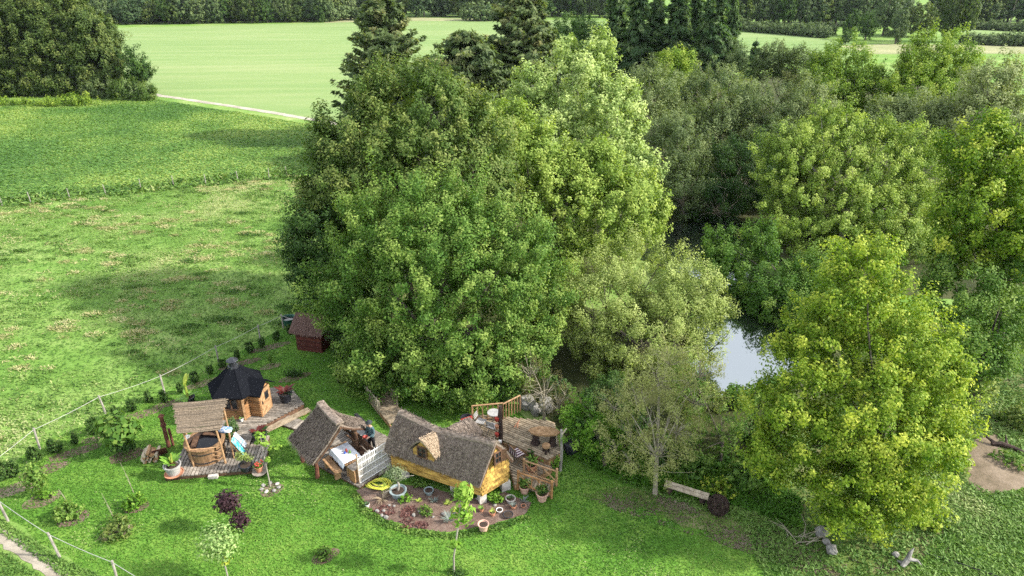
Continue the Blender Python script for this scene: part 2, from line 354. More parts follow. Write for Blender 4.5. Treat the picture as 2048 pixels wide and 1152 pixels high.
def outline(pts, step, jag, seed):
    out = []; n = len(pts)
    for i in range(n):
        a, b = Vector(pts[i][:2]), Vector(pts[(i + 1) % n][:2]); d = b - a; k = max(1, min(160, int(d.length / step)))
        nm = Vector((-d.y, d.x)).normalized() if d.length else Vector((0, 0))
        for j in range(k):
            p = a + d * j / k; q = Vector((p.x, p.y, seed * 3.7))
            out.append(p + nm * jag * (mnoise.noise(q * (0.35 / step)) + 0.6 * mnoise.noise(q * (1.1 / step))))
    return out
def patch(name, pts, z, mat, step=0.6, jag=0.25, seed=1, kind='structure'):
    o = MB(); p = outline(pts, step, jag, seed); o.add([(q.x, q.y, z) for q in p], [tuple(range(len(p)))])
    r = o.build(name, mat); r['kind'] = kind; return r, p
def pxpoly(l): return [G(x, y) for x, y in l]
def blobpoly(c, rx, ry, n=14, rz=0.0):
    return [(c[0] + rx * math.cos(a) * math.cos(rz) - ry * math.sin(a) * math.sin(rz), c[1] + rx * math.cos(a) * math.sin(rz) + ry * math.sin(a) * math.cos(rz)) for a in [2 * math.pi * k / n for k in range(n)]]
def inside(P, poly):
    x, y = P[:, 0], P[:, 1]; c = np.zeros(len(P), bool); n = len(poly); j = n - 1
    for i in range(n):
        xi, yi = poly[i][0], poly[i][1]; xj, yj = poly[j][0], poly[j][1]
        if yi != yj: c ^= ((yi > y) != (yj > y)) & (x < (xj - xi) * (y - yi) / (yj - yi) + xi)
        j = i
    return c
g = MB(); g.add([(-525, -60, 0), (525, -60, 0), (525, 780, 0), (-525, 780, 0)], [(0, 1, 2, 3)])
struct(g.build('ground', GM['meadow']))
FAR = pxpoly([(60, 150), (100, 196), (320, 190), (650, 243), (1000, 300), (1330, 200), (1462, 120), (1480, 60), (1440, 43), (1100, 40), (860, 41), (640, 46), (225, 56), (60, 70)])
patch('far_field', FAR, 0.010, GM['far'], 6, 1.2, 2)
CROP = pxpoly([(-420, 190), (0, 202), (320, 200), (652, 254), (800, 300), (640, 345), (560, 352), (300, 385), (0, 415), (-500, 450)])
_, CROPO = patch('crop_field', CROP, 0.010, GM['crop'], 1.5, 0.6, 3)
patch('dry_strip', pxpoly([(640, 37), (780, 34), (980, 38), (980, 42), (780, 42), (650, 46)]), 0.016, GM['dry'], 8, 1.0, 4)
patch('far_meadow', pxpoly([(1440, 63), (1560, 68), (1650, 78), (1740, 92), (1690, 120), (1560, 130), (1470, 110)]), 0.014, GM['far'], 4, 1, 5)
patch('far_pasture', pxpoly([(1900, 50), (2100, 62), (2160, 88), (2048, 80), (1930, 74)]), 0.014, GM['far'], 4, 1, 6)
patch('dry_meadow', pxpoly([(1680, 92), (1760, 88), (2000, 90), (2200, 96), (2200, 108), (1900, 108), (1740, 108)]), 0.016, GM['dry'], 4, 1, 7)
# farm track
trk = [G(x, y) for x, y in [(285, 184), (318, 191), (400, 203), (480, 215), (560, 228), (640, 242), (760, 262), (900, 290)]]
mb = MB(); rr = random.Random(3)
for i in range(len(trk) - 1):
    for j in range(8):
        a = trk[i].lerp(trk[i + 1], j / 8); b_ = trk[i].lerp(trk[i + 1], (j + 1) / 8); d = (b_ - a).normalized(); nn = Vector((-d.y, d.x, 0))
        if j == 0 and i == 0: wl, wr = .65, .65
        w2, w3 = 0.65 + rr.uniform(-0.12, 0.12), 0.65 + rr.uniform(-0.12, 0.12)
        up = Vector((0, 0, 0.02)); mb.add([a + nn * wl + up, a - nn * wr + up, b_ - nn * w3 + up, b_ + nn * w2 + up], [(0, 1, 2, 3)]); wl, wr = w2, w3
struct(mb.build('farm_track', GM['track']))
LAWN = pxpoly([(-60, 985), (70, 892), (210, 828), (328, 787), (436, 724), (521, 682), (567, 657), (680, 640), (820, 690), (1000, 800), (1130, 900), (1200, 935), (1330, 985), (1480, 1030), (1560, 1070), (1600, 1250), (300, 1280), (236, 1167), (118, 1112), (15, 1042)])
_, LAWNO = patch('lawn', LAWN, 0.006, GM['lawn'], 0.5, 0.22, 8)
patch('rough_grass', pxpoly([(1130, 900), (1300, 960), (1500, 1020), (1620, 1250), (1900, 1290), (2300, 1200), (2300, 700), (2060, 560), (1900, 640), (1500, 700), (1180, 820)]), 0.004, GM['rough'], 0.6, 0.4, 9)
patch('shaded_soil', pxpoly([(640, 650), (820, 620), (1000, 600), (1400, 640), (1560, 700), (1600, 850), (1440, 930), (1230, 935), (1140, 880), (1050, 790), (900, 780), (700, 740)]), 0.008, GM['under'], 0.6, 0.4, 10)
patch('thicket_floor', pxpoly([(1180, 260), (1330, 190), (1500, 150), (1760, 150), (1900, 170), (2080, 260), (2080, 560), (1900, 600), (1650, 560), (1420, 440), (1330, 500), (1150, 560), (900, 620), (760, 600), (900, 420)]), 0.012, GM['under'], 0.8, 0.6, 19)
DIRT = pxpoly([(1945, 880), (1990, 870), (2040, 925), (2120, 960), (2080, 985), (1980, 985), (1935, 965), (1925, 920)])
patch('dirt_patch', DIRT, 0.016, GM['dirt'], 0.3, 0.7, 12)
patch('dirt_trail', pxpoly([(1960, 800), (2000, 790), (2010, 840), (1985, 880), (1945, 885), (1965, 840)]), 0.014, GM['dirt'], 0.4, 0.3, 13)
patch('worn_ground', pxpoly([(1140, 985), (1250, 975), (1420, 1010), (1520, 1060), (1600, 1100), (1560, 1120), (1430, 1070), (1250, 1015)]), 0.012, GM['rough'], 0.4, 0.4, 14)
# foot trail, bottom left
pa = [(-60, 1040), (0, 1072), (50, 1104), (100, 1140), (160, 1190)]
mb = MB(); L = [G(x, y) for x, y in pa]
for i in range(len(L) - 1):
    for j in range(6):
        a = L[i].lerp(L[i + 1], j / 6); b_ = L[i].lerp(L[i + 1], (j + 1) / 6); d = (b_ - a).normalized(); nn = Vector((-d.y, d.x, 0))
        if i == 0 and j == 0: wl = wr = 0.25
        w2, w3 = 0.25 + rr.uniform(-0.07, 0.07), 0.25 + rr.uniform(-0.07, 0.07); up = Vector((0, 0, 0.014))
        mb.add([a + nn * wl + up, a - nn * wr + up, b_ - nn * w3 + up, b_ + nn * w2 + up], [(0, 1, 2, 3)]); wl, wr = w2, w3
struct(mb.build('footpath', groundmat('ground_footpath', [(0.38, (0.16, 0.14, 0.105)), (0.62, (0.34, 0.305, 0.25))], (0.6, 3, 16))))
# pond
pm, nt, b = newmat('pond_water'); b.inputs['Base Color'].default_value = (0.010, 0.014, 0.010, 1); b.inputs['Roughness'].default_value = 0.04
gl = nt.nodes.new('ShaderNodeBsdfGlossy'); gl.inputs['Roughness'].default_value = 0.03; gl.inputs['Color'].default_value = (0.84, 0.93, 1.0, 1)
ms = nt.nodes.new('ShaderNodeMixShader'); ms.inputs[0].default_value = 0.31
nt.links.new(b.outputs[0], ms.inputs[1]); nt.links.new(gl.outputs[0], ms.inputs[2]); nt.links.new(ms.outputs[0], nt.nodes['Material Output'].inputs[0])
n = noise_node(nt, 1.3, 3, mapping(nt)); bn = nt.nodes.new('ShaderNodeBump'); bn.inputs['Strength'].default_value = 0.012; bn.inputs['Distance'].default_value = 0.05
nt.links.new(n.outputs[0], bn.inputs['Height']); nt.links.new(bn.outputs[0], gl.inputs['Normal'])
PONDP = pxpoly([(1280, 520), (1330, 455), (1400, 425), (1540, 455), (1600, 600), (1640, 700), (1600, 745), (1540, 772), (1470, 785), (1380, 800), (1340, 780), (1390, 690), (1400, 560)])
patch('pond', PONDP, 0.022, pm, 0.8, 0.3, 15)
BED = pxpoly([(712, 980), (770, 965), (860, 975), (960, 1000), (1010, 985), (1062, 1005), (1050, 1030), (990, 1048), (900, 1066), (830, 1058), (770, 1038), (735, 1015)])
patch('soil_bed', BED, 0.016, GM['soil'], 0.25, 0.10, 16)
# grass that nobody could count
def scatter(name, poly, n, h, w, mat, seed, tint=0.45, tscale=0.25, dens=None, avoid=(), lean=0.5, tvar=0.14, kind='stuff', z=0.0, nz=1.3, tk=0.5):
    rng = np.random.default_rng(seed); P = np.array([[p[0], p[1]] for p in poly]); lo, hi = P.min(0), P.max(0)
    q = rng.uniform(lo, hi, (n, 2))
    vis = (q[:, 1] > 14) & (np.abs(q[:, 0]) < 0.78 * (q[:, 1] * 0.906 + 8.45) + 2)
    q = q[vis]; q = q[inside(q, poly)]
    for av in avoid: q = q[~inside(q, av)]
    tn = np.array([mnoise.noise((x * tscale, y * tscale, seed)) + 0.5 * mnoise.noise((x * tscale * 4, y * tscale * 4, seed + 9)) for x, y in q])
    if dens is not None:
        k = rng.random(len(q)) < dens(tn); q, tn = q[k], tn[k]
    m = len(q); hh = h * rng.uniform(0.5, 1.5, m); up = np.column_stack([rng.normal(0, lean, m), rng.normal(0, lean, m), np.ones(m)])
    C = np.column_stack([q, np.zeros(m)]); t = unit(up); C = C + t * (hh * 0.5)[:, None]; C[:, 2] = np.maximum(C[:, 2], hh * 0.25) + z
    a = rng.uniform(0, 6.28, m); N = np.column_stack([np.cos(a), np.sin(a), nz * np.ones(m)])
    o = leaves(name, C, N, hh, w * rng.uniform(0.7, 1.3, m), tint + tk * tn + tvar * rng.normal(size=m), mat, None, rng, t)
    o['kind'] = kind; return o
scatter('lawn_grass', LAWNO, 300000, 0.065, 0.045, LM['grass'], 5, 0.40, 0.30, avoid=(BED,), lean=1.0, nz=1.8, tk=0.55)
scatter('dry_lawn_grass', LAWNO, 90000, 0.06, 0.045, LM['meadow'], 25, 0.62, 0.28, avoid=(BED,), lean=1.0, nz=1.8, tk=0.3, dens=lambda t: np.clip((t - 0.12) * 1.4, 0, 0.7))
MEAD = [G(x, y) for x, y in [(-700, 1000), (-300, 430), (0, 412), (300, 382), (560, 352), (700, 352), (900, 600), (567, 655), (436, 724), (328, 787), (210, 828), (70, 893), (-60, 985), (-300, 1060)]]
scatter('meadow_grass', MEAD, 420000, 0.14, 0.07, LM['meadow'], 6, 0.34, 0.13, lean=0.9, nz=1.8, tk=0.75, dens=lambda t: np.clip(0.55 + 0.5 * t, 0.2, 1))
scatter('dry_grass', MEAD, 300000, 0.22, 0.045, LM['straw'], 7, 0.35, 0.30, lean=1.2, nz=1.8, dens=lambda t: np.clip((t - 0.24) * 1.2, 0, 0.4))
scatter('dark_weeds', MEAD, 120000, 0.24, 0.14, LM['weed'], 17, 0.4, 0.26, lean=0.7, dens=lambda t: np.clip((t - 0.36) * 2.5, 0, 0.8))
scatter('crop_leaves', CROPO, 230000, 0.20, 0.24, LM['crop'], 8, 0.50, 0.045, lean=2.0, tvar=0.18, nz=2.5, tk=1.0)
scatter('border_grass', [G(x, y) for x, y in [(-60, 1000), (15, 1045), (118, 1115), (236, 1168), (300, 1260), (-100, 1260), (-300, 1060)]], 45000, 0.12, 0.05, LM['meadow'], 9, 0.35, 0.4, lean=0.7, avoid=([G(x, y - 5) for x, y in pa] + [G(x - 12, y + 18) for x, y in pa[::-1]],))
scatter('rough_tufts', [G(x, y) for x, y in [(1110, 905), (1290, 985), (1480, 1045), (1570, 1250), (1900, 1240), (2110, 1180), (2110, 700), (2040, 600), (1900, 640), (1500, 930), (1180, 890)]], 420000, 0.16, 0.06, LM['meadow'], 10, 0.25, 0.35, lean=0.9, nz=1.6, dens=lambda t: np.clip(0.55 + 0.8 * t, 0.08, 1), avoid=(DIRT,))
scatter('worn_grass', [G(x, y) for x, y in [(1150, 985), (1300, 985), (1450, 1030), (1640, 1090), (1800, 1140), (1700, 1170), (1560, 1130), (1400, 1075), (1230, 1020)]], 60000, 0.07, 0.06, LM['dry'], 41, 0.4, 0.5, lean=1.4, nz=2.0, dens=lambda t: np.clip(0.45 + 1.2 * t, 0, 1))
scatter('shade_grass', [G(x, y) for x, y in [(1120, 900), (1180, 860), (1300, 900), (1480, 940), (1600, 1000), (1600, 1060), (1480, 1015), (1330, 985), (1200, 945)]], 40000, 0.26, 0.08, LM['fresh'], 12, 0.2, 0.4, lean=0.7)
scatter('right_grass', [G(x, y) for x, y in [(1930, 1000), (1985, 990), (2120, 960), (2400, 1100), (2300, 1300), (1900, 1300), (1830, 1140)]], 150000, 0.08, 0.055, LM['fresh'], 13, 0.45, 0.5, lean=1.1, nz=2.0, dens=lambda t: np.clip(0.6 + 0.9 * t, 0.05, 1))
VERGE = [G(x, y) for x, y in [(-200, 410), (0, 395), (300, 368), (580, 338), (580, 356), (300, 386), (0, 418), (-200, 432)]]
scatter('verge_grass', VERGE, 16000, 0.4, 0.14, LM['meadow'], 14, 0.35, 0.25, lean=0.5, dens=lambda t: np.clip(0.4 + t, 0.0, 0.9))
scatter('verge_weeds', VERGE, 9000, 0.45, 0.2, LM['weed'], 15, 0.5, 0.25, lean=0.6, dens=lambda t: np.clip(0.5 - t, 0.0, 0.9))

def tussocks(name, poly, n, per, rad, h, w, mat, seed, thr=0.0, lean=0.7, tint=.5, off=0.0):
    rng = np.random.default_rng(seed); P = np.array([[p[0], p[1]] for p in poly]); q = rng.uniform(P.min(0), P.max(0), (n * 12, 2))
    q = q[(q[:, 1] > 18) & (np.abs(q[:, 0]) < 0.78 * (q[:, 1] * 0.906 + 8.45) + 2)]; q = q[inside(q, poly)]
    tn = np.array([mnoise.noise((x * .12 + off, y * .12, seed)) for x, y in q]); q = q[tn > thr][:n]
    r = rad * rng.uniform(.4, 1.5, len(q)); k = np.maximum(8, (per * (r / rad) ** 2).astype(int)); idx = np.repeat(np.arange(len(q)), k); m = len(idx)
    a = rng.uniform(0, 6.28, m); rr_ = r[idx] * rng.random(m) ** .6; c = q[idx] + np.column_stack([np.cos(a) * rr_ * 1.4, np.sin(a) * rr_ * .8]); hh = h * rng.uniform(.5, 1.3, m) * (1.15 - rr_ / (r[idx] + .01) * .7)
    up = unit(np.column_stack([np.cos(a) * lean + rng.normal(0, .4, m), np.sin(a) * lean + rng.normal(0, .4, m), np.ones(m)])); C = np.column_stack([c, hh * .4]); b = rng.uniform(0, 6.28, m)
    o = leaves(name, C, np.column_stack([np.cos(b), np.sin(b), np.ones(m)]), hh, w * rng.uniform(.7, 1.3, m), tint + .12 * rng.normal(size=m) + .2 * rng.normal(size=len(q))[idx], mat, None, rng, up); o['kind'] = 'stuff'; return o
tussocks('dry_tussocks', MEAD, 300, 80, .45, .30, .045, LM['straw'], 31, -.05, tint=.6)
tussocks('green_tussocks', MEAD, 520, 60, .45, .20, .07, LM['meadow'], 33, -.3, tint=.25)
tussocks('weed_clumps', MEAD, 45, 90, .5, .28, .09, LM['weed'], 35, .12)

# ------------------------------------------------------------------ trees
D = 'trees beyond the pond'
tree('broadleaf_tree', 'big round mid-green broadleaf tree right behind the thatched pavilion and yellow cottage', 845, 790, 31.0,
     [(850, 470, 185, 120, 33.5), (750, 590, 120, 130, 32.5), (900, 590, 180, 150, 31.5), (1020, 560, 110, 150, 33), (790, 715, 110, 100, 30.3), (930, 730, 130, 95, 29.8), (1030, 690, 80, 90, 31), (900, 780, 70, 45, 29.4), (1070, 620, 60, 100, 33)],
     LM['ash'], 0.25, 0.55, 0.85, 0.68, 85, 11, 0.32, tint=0.45, tvar=0.24, fill=0.25)
tree('oak_tree', 'tall olive-green oak crowning the left of the clump, brownish at its tips', 830, 640, 40,
     [(835, 250, 135, 115, 41), (720, 345, 110, 115, 40), (850, 380, 170, 130, 39), (950, 330, 80, 130, 41), (680, 420, 80, 90, 39), (760, 200, 60, 55, 41), (650, 280, 35, 40, 40.5)],
     LM['oak'], 0.33, 0.55, 0.65, 0.8, 85, 12, 0.35, tint=0.48, tvar=0.22, twigs=40)
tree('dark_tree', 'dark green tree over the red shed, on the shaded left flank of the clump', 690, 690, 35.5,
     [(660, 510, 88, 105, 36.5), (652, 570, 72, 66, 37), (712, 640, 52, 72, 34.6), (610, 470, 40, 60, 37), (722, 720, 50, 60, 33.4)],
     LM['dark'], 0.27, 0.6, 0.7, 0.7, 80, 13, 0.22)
tree('poplar_tree', 'tall pale grey-green poplar rising in spires behind the clump', 1170, 560, 52,
     [(1150, 190, 85, 85, 54), (1090, 260, 90, 85, 52.5), (1215, 270, 75, 100, 52), (1150, 340, 120, 90, 51), (1240, 370, 75, 90, 49.5), (1140, 108, 32, 40, 54.5), (1200, 105, 26, 42, 54.5), (1055, 175, 35, 48, 53.5), (1245, 180, 22, 40, 53)],
     LM['poplar'], 0.36, 0.6, 0.6, 0.75, 62, 14, 0.3, tint=0.5, twigs=40, bark=PALEBARK)
tree('yellow_green_tree', 'yellow-green tree between the olive oak and the pale poplar', 1080, 600, 45,
     [(1000, 265, 62, 60, 46.5), (1050, 340, 85, 90, 45.5), (1200, 430, 105, 85, 44), (1120, 420, 80, 100, 44.5), (1270, 420, 62, 75, 45), (1180, 340, 70, 60, 46), (1110, 500, 60, 70, 43)],
     LM['lime'], 0.33, 0.6, 0.65, 0.75, 70, 15, 0.28, tint=0.45)
tree('willow_tree', 'rounded pale willow of fine leaves hanging over the left bank of the pond', 1275, 800, 31.5,
     [(1290, 555, 100, 75, 35), (1215, 590, 80, 85, 34.5), (1365, 600, 85, 75, 34), (1280, 670, 105, 80, 32.5), (1190, 660, 60, 80, 33), (1398, 635, 55, 50, 33.2), (1415, 600, 42, 50, 34), (1412, 695, 36, 42, 32.4), (1340, 690, 70, 60, 32.3), (1240, 730, 60, 50, 31.5), (1130, 600, 40, 50, 35)],
     LM['willow'], 0.21, 0.5, 0.9, 0.62, 95, 16, 0.24, tint=0.5, twigs=60)
tree('thin_willow', 'thin straggly willow with bare twigs beside the plank bench', 1310, 985, 22.4,
     [(1315, 745, 65, 55, 24.3), (1300, 830, 62, 70, 23.6), (1355, 850, 50, 60, 23), (1265, 860, 45, 60, 23.4), (1390, 790, 55, 55, 24.8), (1320, 900, 60, 40, 22.7), (1280, 790, 50, 50, 24), (1340, 715, 60, 45, 25), (1400, 740, 45, 45, 25.5), (1260, 910, 45, 40, 22.8), (1312, 925, 62, 38, 22.4), (1235, 880, 45, 50, 23.4), (1230, 800, 40, 50, 24.4)],
     LM['thin'], 0.17, 0.36, 1.1, 0.40, 36, 17, 0.10, tint=0.85, twigs=230, bark=TWIG)
tree('young_tree', 'small fresh green tree on a short trunk beside the big timber deck', 1210, 937, 24.0,
     [(1165, 850, 42, 45, 24.6), (1205, 880, 42, 42, 24.3), (1160, 808, 24, 26, 25), (1230, 845, 24, 34, 24.6)], LM['fresh'], 0.17, 0.6, 1.5, 0.34, 42, 18, 0.09, tint=0.32)
tree('dark_shrub', 'dark glossy shrub crowding behind the small fresh green tree', 1215, 860, 27.2,
     [(1205, 800, 50, 45, 27.8), (1165, 825, 38, 40, 27.2), (1250, 835, 40, 45, 27), (1225, 770, 35, 25, 28.4)], LM['dark'], 0.18, 0.6, 1.2, 0.4, 60, 19, 0.08, cat='shrub', tint=0.35)
tree('bank_shrub', 'loose green shrub on the near bank, pond water glinting through it', 1440, 935, 24.4,
     [(1440, 850, 68, 65, 26), (1400, 915, 55, 45, 24.2), (1480, 900, 60, 60, 24.8), (1375, 750, 40, 45, 27.5), (1520, 860, 50, 50, 25.6)], LM['ash'], 0.16, 0.55, 1.0, 0.42, 48, 20, 0.08, cat='shrub', twigs=50, tint=0.4)
tree('bare_tree', 'half bare brown tree leaning over the back of the big timber deck', 1088, 842, 27.5,
     [(1090, 775, 46, 52, 28), (1060, 740, 30, 35, 28.6), (1118, 800, 32, 40, 27.6)], LM['twig'], 0.13, 0.3, 1.6, 0.35, 24, 21, 0.09, tint=0.3, twigs=170, bark=TWIG)
tree('aspen_tree', 'tall bright green tree with yellow tips on the far side of the pond', 1680, 700, 50.5,
     [(1660, 280, 78, 62, 54.0), (1580, 340, 70, 70, 53.0), (1700, 360, 120, 90, 53.0), (1810, 330, 62, 75, 53.5), (1800, 430, 85, 90, 52.0), (1640, 450, 125, 95, 51.0), (1750, 500, 120, 90, 50.0), (1560, 290, 28, 40, 53.8), (1790, 268, 32, 30, 53.8), (1640, 232, 26, 24, 54.0), (1690, 238, 28, 24, 54.0), (1860, 500, 60, 70, 51.0)],
     LM['lime'], 0.28, 0.62, 0.75, 0.66, 74, 22, 0.26, tint=0.46, tips=0.3, fill=0.3, bark=PALEBARK)
tree('shaded_tree', 'dark green leaning tree over the dark water, in the shade of the tall bright one', 1590, 700, 40,
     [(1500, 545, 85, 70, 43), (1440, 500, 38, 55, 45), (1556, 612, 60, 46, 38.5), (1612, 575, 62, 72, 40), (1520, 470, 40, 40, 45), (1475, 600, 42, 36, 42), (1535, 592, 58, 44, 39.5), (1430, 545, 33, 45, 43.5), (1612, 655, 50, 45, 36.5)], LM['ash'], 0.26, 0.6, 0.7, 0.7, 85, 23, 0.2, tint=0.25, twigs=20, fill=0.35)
tree('maple_tree', 'broad maple turning yellow that fills the right foreground', 1735, 1045, 20.9,
     [(1730, 520, 66, 62, 23.2), (1720, 600, 112, 85, 23), (1640, 680, 85, 85, 22.7), (1800, 680, 105, 95, 22.6), (1720, 770, 165, 110, 21.8), (1580, 820, 78, 85, 21.2), (1860, 790, 75, 95, 21.8), (1640, 890, 120, 90, 20.4), (1790, 890, 130, 100, 20.2), (1545, 910, 62, 62, 20.8), (1720, 990, 110, 75, 19.7), (1800, 1000, 75, 60, 19.8), (1890, 880, 45, 70, 21), (1735, 850, 110, 120, 20.9), (1735, 700, 70, 90, 22.3), (1720, 930, 120, 60, 19.9), (1900, 730, 40, 60, 22.2), (1768, 868, 70, 60, 19.7), (1690, 840, 70, 60, 20.2)],
     LM['maple'], 0.20, 0.62, 1.15, 0.5, 70, 24, 0.11, tint=0.45, tvar=0.13, tips=0.25, deep=1.0, fill=0.45)
tree('golden_tree', 'golden-green broadleaf tree cut by the right edge of the frame', 1990, 720, 32.5,
     [(1955, 310, 82, 66, 34.5), (2050, 350, 90, 90, 34.5), (1960, 420, 95, 90, 33.5), (2055, 480, 90, 90, 32.5), (1910, 500, 55, 70, 33.0), (1990, 255, 40, 30, 35.0)], LM['maple'], 0.28, 0.62, 0.75, 0.7, 75, 25, 0.22, tint=0.36, fill=0.35)
tree('alder_tree', 'mid-green lower tree between the yellowing maple and the golden tree', 1950, 760, 29,
     [(1925, 600, 66, 75, 31.5), (1995, 640, 70, 80, 31.0), (1960, 720, 60, 60, 29.2), (1925, 690, 45, 60, 29.6), (1880, 540, 40, 50, 33.0), (2020, 560, 50, 60, 32.5)], LM['ash'], 0.25, 0.6, 0.75, 0.68, 75, 26, 0.2, tint=0.42)
TH = [('grey_willow', 'olive-grey willow, leftmost of the thicket behind the pale poplar', [(1300, 190, 62, 58, 70), (1300, 280, 70, 75, 67)], 'grey', .55),
 ('grey_willow', 'widest rounded grey-green willow in the middle of the thicket behind the pond', [(1430, 200, 85, 62, 72), (1420, 300, 90, 85, 67), (1480, 260, 60, 70, 69)], 'grey', .5),
 ('grey_willow', 'grey-green willow at the right end of the thicket, behind the bright-tipped tree', [(1545, 235, 70, 62, 68), (1540, 310, 70, 75, 64)], 'grey', .38),
 ('grey_willow', 'brownish half-bare willow low in the thicket beside the dark water', [(1350, 310, 55, 75, 61), (1365, 385, 55, 60, 58)], 'grey', .35),
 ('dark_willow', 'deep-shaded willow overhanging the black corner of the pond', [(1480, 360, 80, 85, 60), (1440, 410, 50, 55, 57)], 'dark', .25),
 ('grey_willow', 'small bare-looking grey willow behind the tips of the bright tree', [(1610, 215, 55, 55, 68), (1640, 270, 50, 50, 66)], 'grey', .6)]
for k, (nm, lb, lob, mt, tt) in enumerate(TH):
    c, t = A(lob[-1][0], lob[-1][1], lob[-1][4]); tree(nm, lb, lob[-1][0], 0, lob[-1][4] + 0.5, lob, LM[mt], 0.34, 0.45, 0.6, 0.8, 70, 40 + k, 0.22, tint=tt, twigs=60, bark=TWIG)
for k, a in enumerate([
 ('round_tree', 'small round bright green tree poking up above the grey thicket', 1360, 80, [(1360, 128, 38, 32, 82), (1340, 150, 35, 30, 81)], 'yellow', .35),
 ('lime_tree', 'broad mid-green tree in front of the round bushes at upper right', 1680, 76, [(1690, 140, 66, 55, 79), (1650, 215, 60, 62, 76), (1735, 200, 50, 62, 76), (1640, 150, 30, 40, 78)], 'yellow', .22),
 ('lime_tree', 'bushy yellow-green tree in front of the dry meadow at upper right', 1880, 73, [(1880, 120, 70, 52, 76), (1850, 190, 85, 62, 73), (1925, 160, 42, 50, 74), (1830, 130, 35, 35, 76)], 'yellow', .3),
 ('sallow_bush', 'low spreading olive bush behind the twin tips of the bright tree', 1830, 62, [(1830, 225, 80, 30, 64), (1770, 250, 50, 45, 63), (1880, 245, 55, 45, 62), (1830, 270, 80, 40, 61)], 'grey', .62),
 ('bare_birch', 'pale feathery birch showing white branches at the right edge', 1990, 58, [(1985, 185, 66, 66, 60), (2020, 250, 60, 60, 57), (1960, 240, 45, 50, 58)], 'birch', .5),
 ('round_shrub', 'dark grey-green shrub between the spruces and the bright round tree', 1440, 98, [(1440, 105, 45, 30, 100), (1490, 125, 30, 25, 96)], 'wood', .7),
 ('evergreen_tree', 'dense dark evergreen dome between the tall cedar and the spruces', 1155, 94, [(1150, 65, 52, 34, 97), (1180, 88, 40, 38, 95), (1125, 90, 35, 30, 95)], 'dark', .35),
 ('evergreen_tree', 'ragged dark evergreen left of the two yellow-green trees at upper right', 1570, 86, [(1560, 120, 45, 30, 88), (1600, 140, 45, 40, 86), (1530, 130, 30, 25, 88)], 'cedar', .3),
]):
    nm, lb, px, Y, lob, mt, tt = a
    tree(nm, lb, px, 0, Y, lob, LM[mt], 0.36, 0.55, 0.55, 0.85, 70, 60 + k, 0.22, tint=tt, twigs=90 if nm == 'bare_birch' else 0, bark=PALEBARK if nm == 'bare_birch' else BARK)
OG = 'oaks at the corner of the crop field'
for k, (lb, px, Y, lob) in enumerate([
 ('broad dark oak cut by the left edge of the photo', 20, 126, [(15, 60, 85, 70, 128), (0, 120, 75, 50, 125), (50, 130, 50, 45, 124), (10, 165, 60, 24, 122.5)]),
 ('middle and tallest of the dark oaks in the left corner', 110, 125, [(110, 45, 80, 70, 128), (120, 120, 70, 50, 125), (80, 90, 50, 50, 124), (110, 165, 55, 22, 122.5)]),
 ('brown-tinged oak on the right of the dark oaks, nearest the pale field', 185, 124, [(180, 80, 52, 60, 126), (195, 135, 42, 42, 123.5), (155, 100, 40, 50, 125), (180, 165, 40, 20, 122), (215, 120, 28, 40, 124)])]):
    tree('oak_tree', lb, px, 0, Y, lob, LM['oldoak'], 0.62, 0.6, 0.34, 1.25, 90, 80 + k, 0.5, group=OG, tint=0.42, fill=0.3)
tree('small_tree', 'small pointed green tree at the right foot of the dark oaks', 268, 0, 121, [(268, 130, 26, 36, 121.5), (280, 145, 22, 20, 121)], LM['dark'], 0.5, 0.6, 0.3, 1.0, 60, 84, 0.2, tint=0.5)
for k, (lb, lob) in enumerate([('round olive bush at the start of the farm track', [(262, 182, 46, 22, 119), (290, 188, 24, 16, 118)]), ('paler bush between the oaks and the round olive bush', [(205, 180, 35, 20, 120)]), ]):
    tree('field_bush', lb, lob[0][0], 0, lob[0][4], lob, LM['grey' if k else 'oak'], 0.42, 0.55, 0.45, 0.9, 60, 86 + k, 0.15, cat='bush', tint=0.35)
tree('bramble_hedge', 'low yellowish bramble hedge under the oaks along the crop field', 100, 0, 113, [(-20, 205, 45, 8, 114), (30, 206, 40, 8, 114), (80, 207, 45, 8, 113), (130, 203, 40, 11, 113), (170, 204, 30, 9, 113)], LM['yellow'], 0.4, 0.6, 0.5, 0.8, 50, 90, 0.1, cat='hedge', tint=0.25)

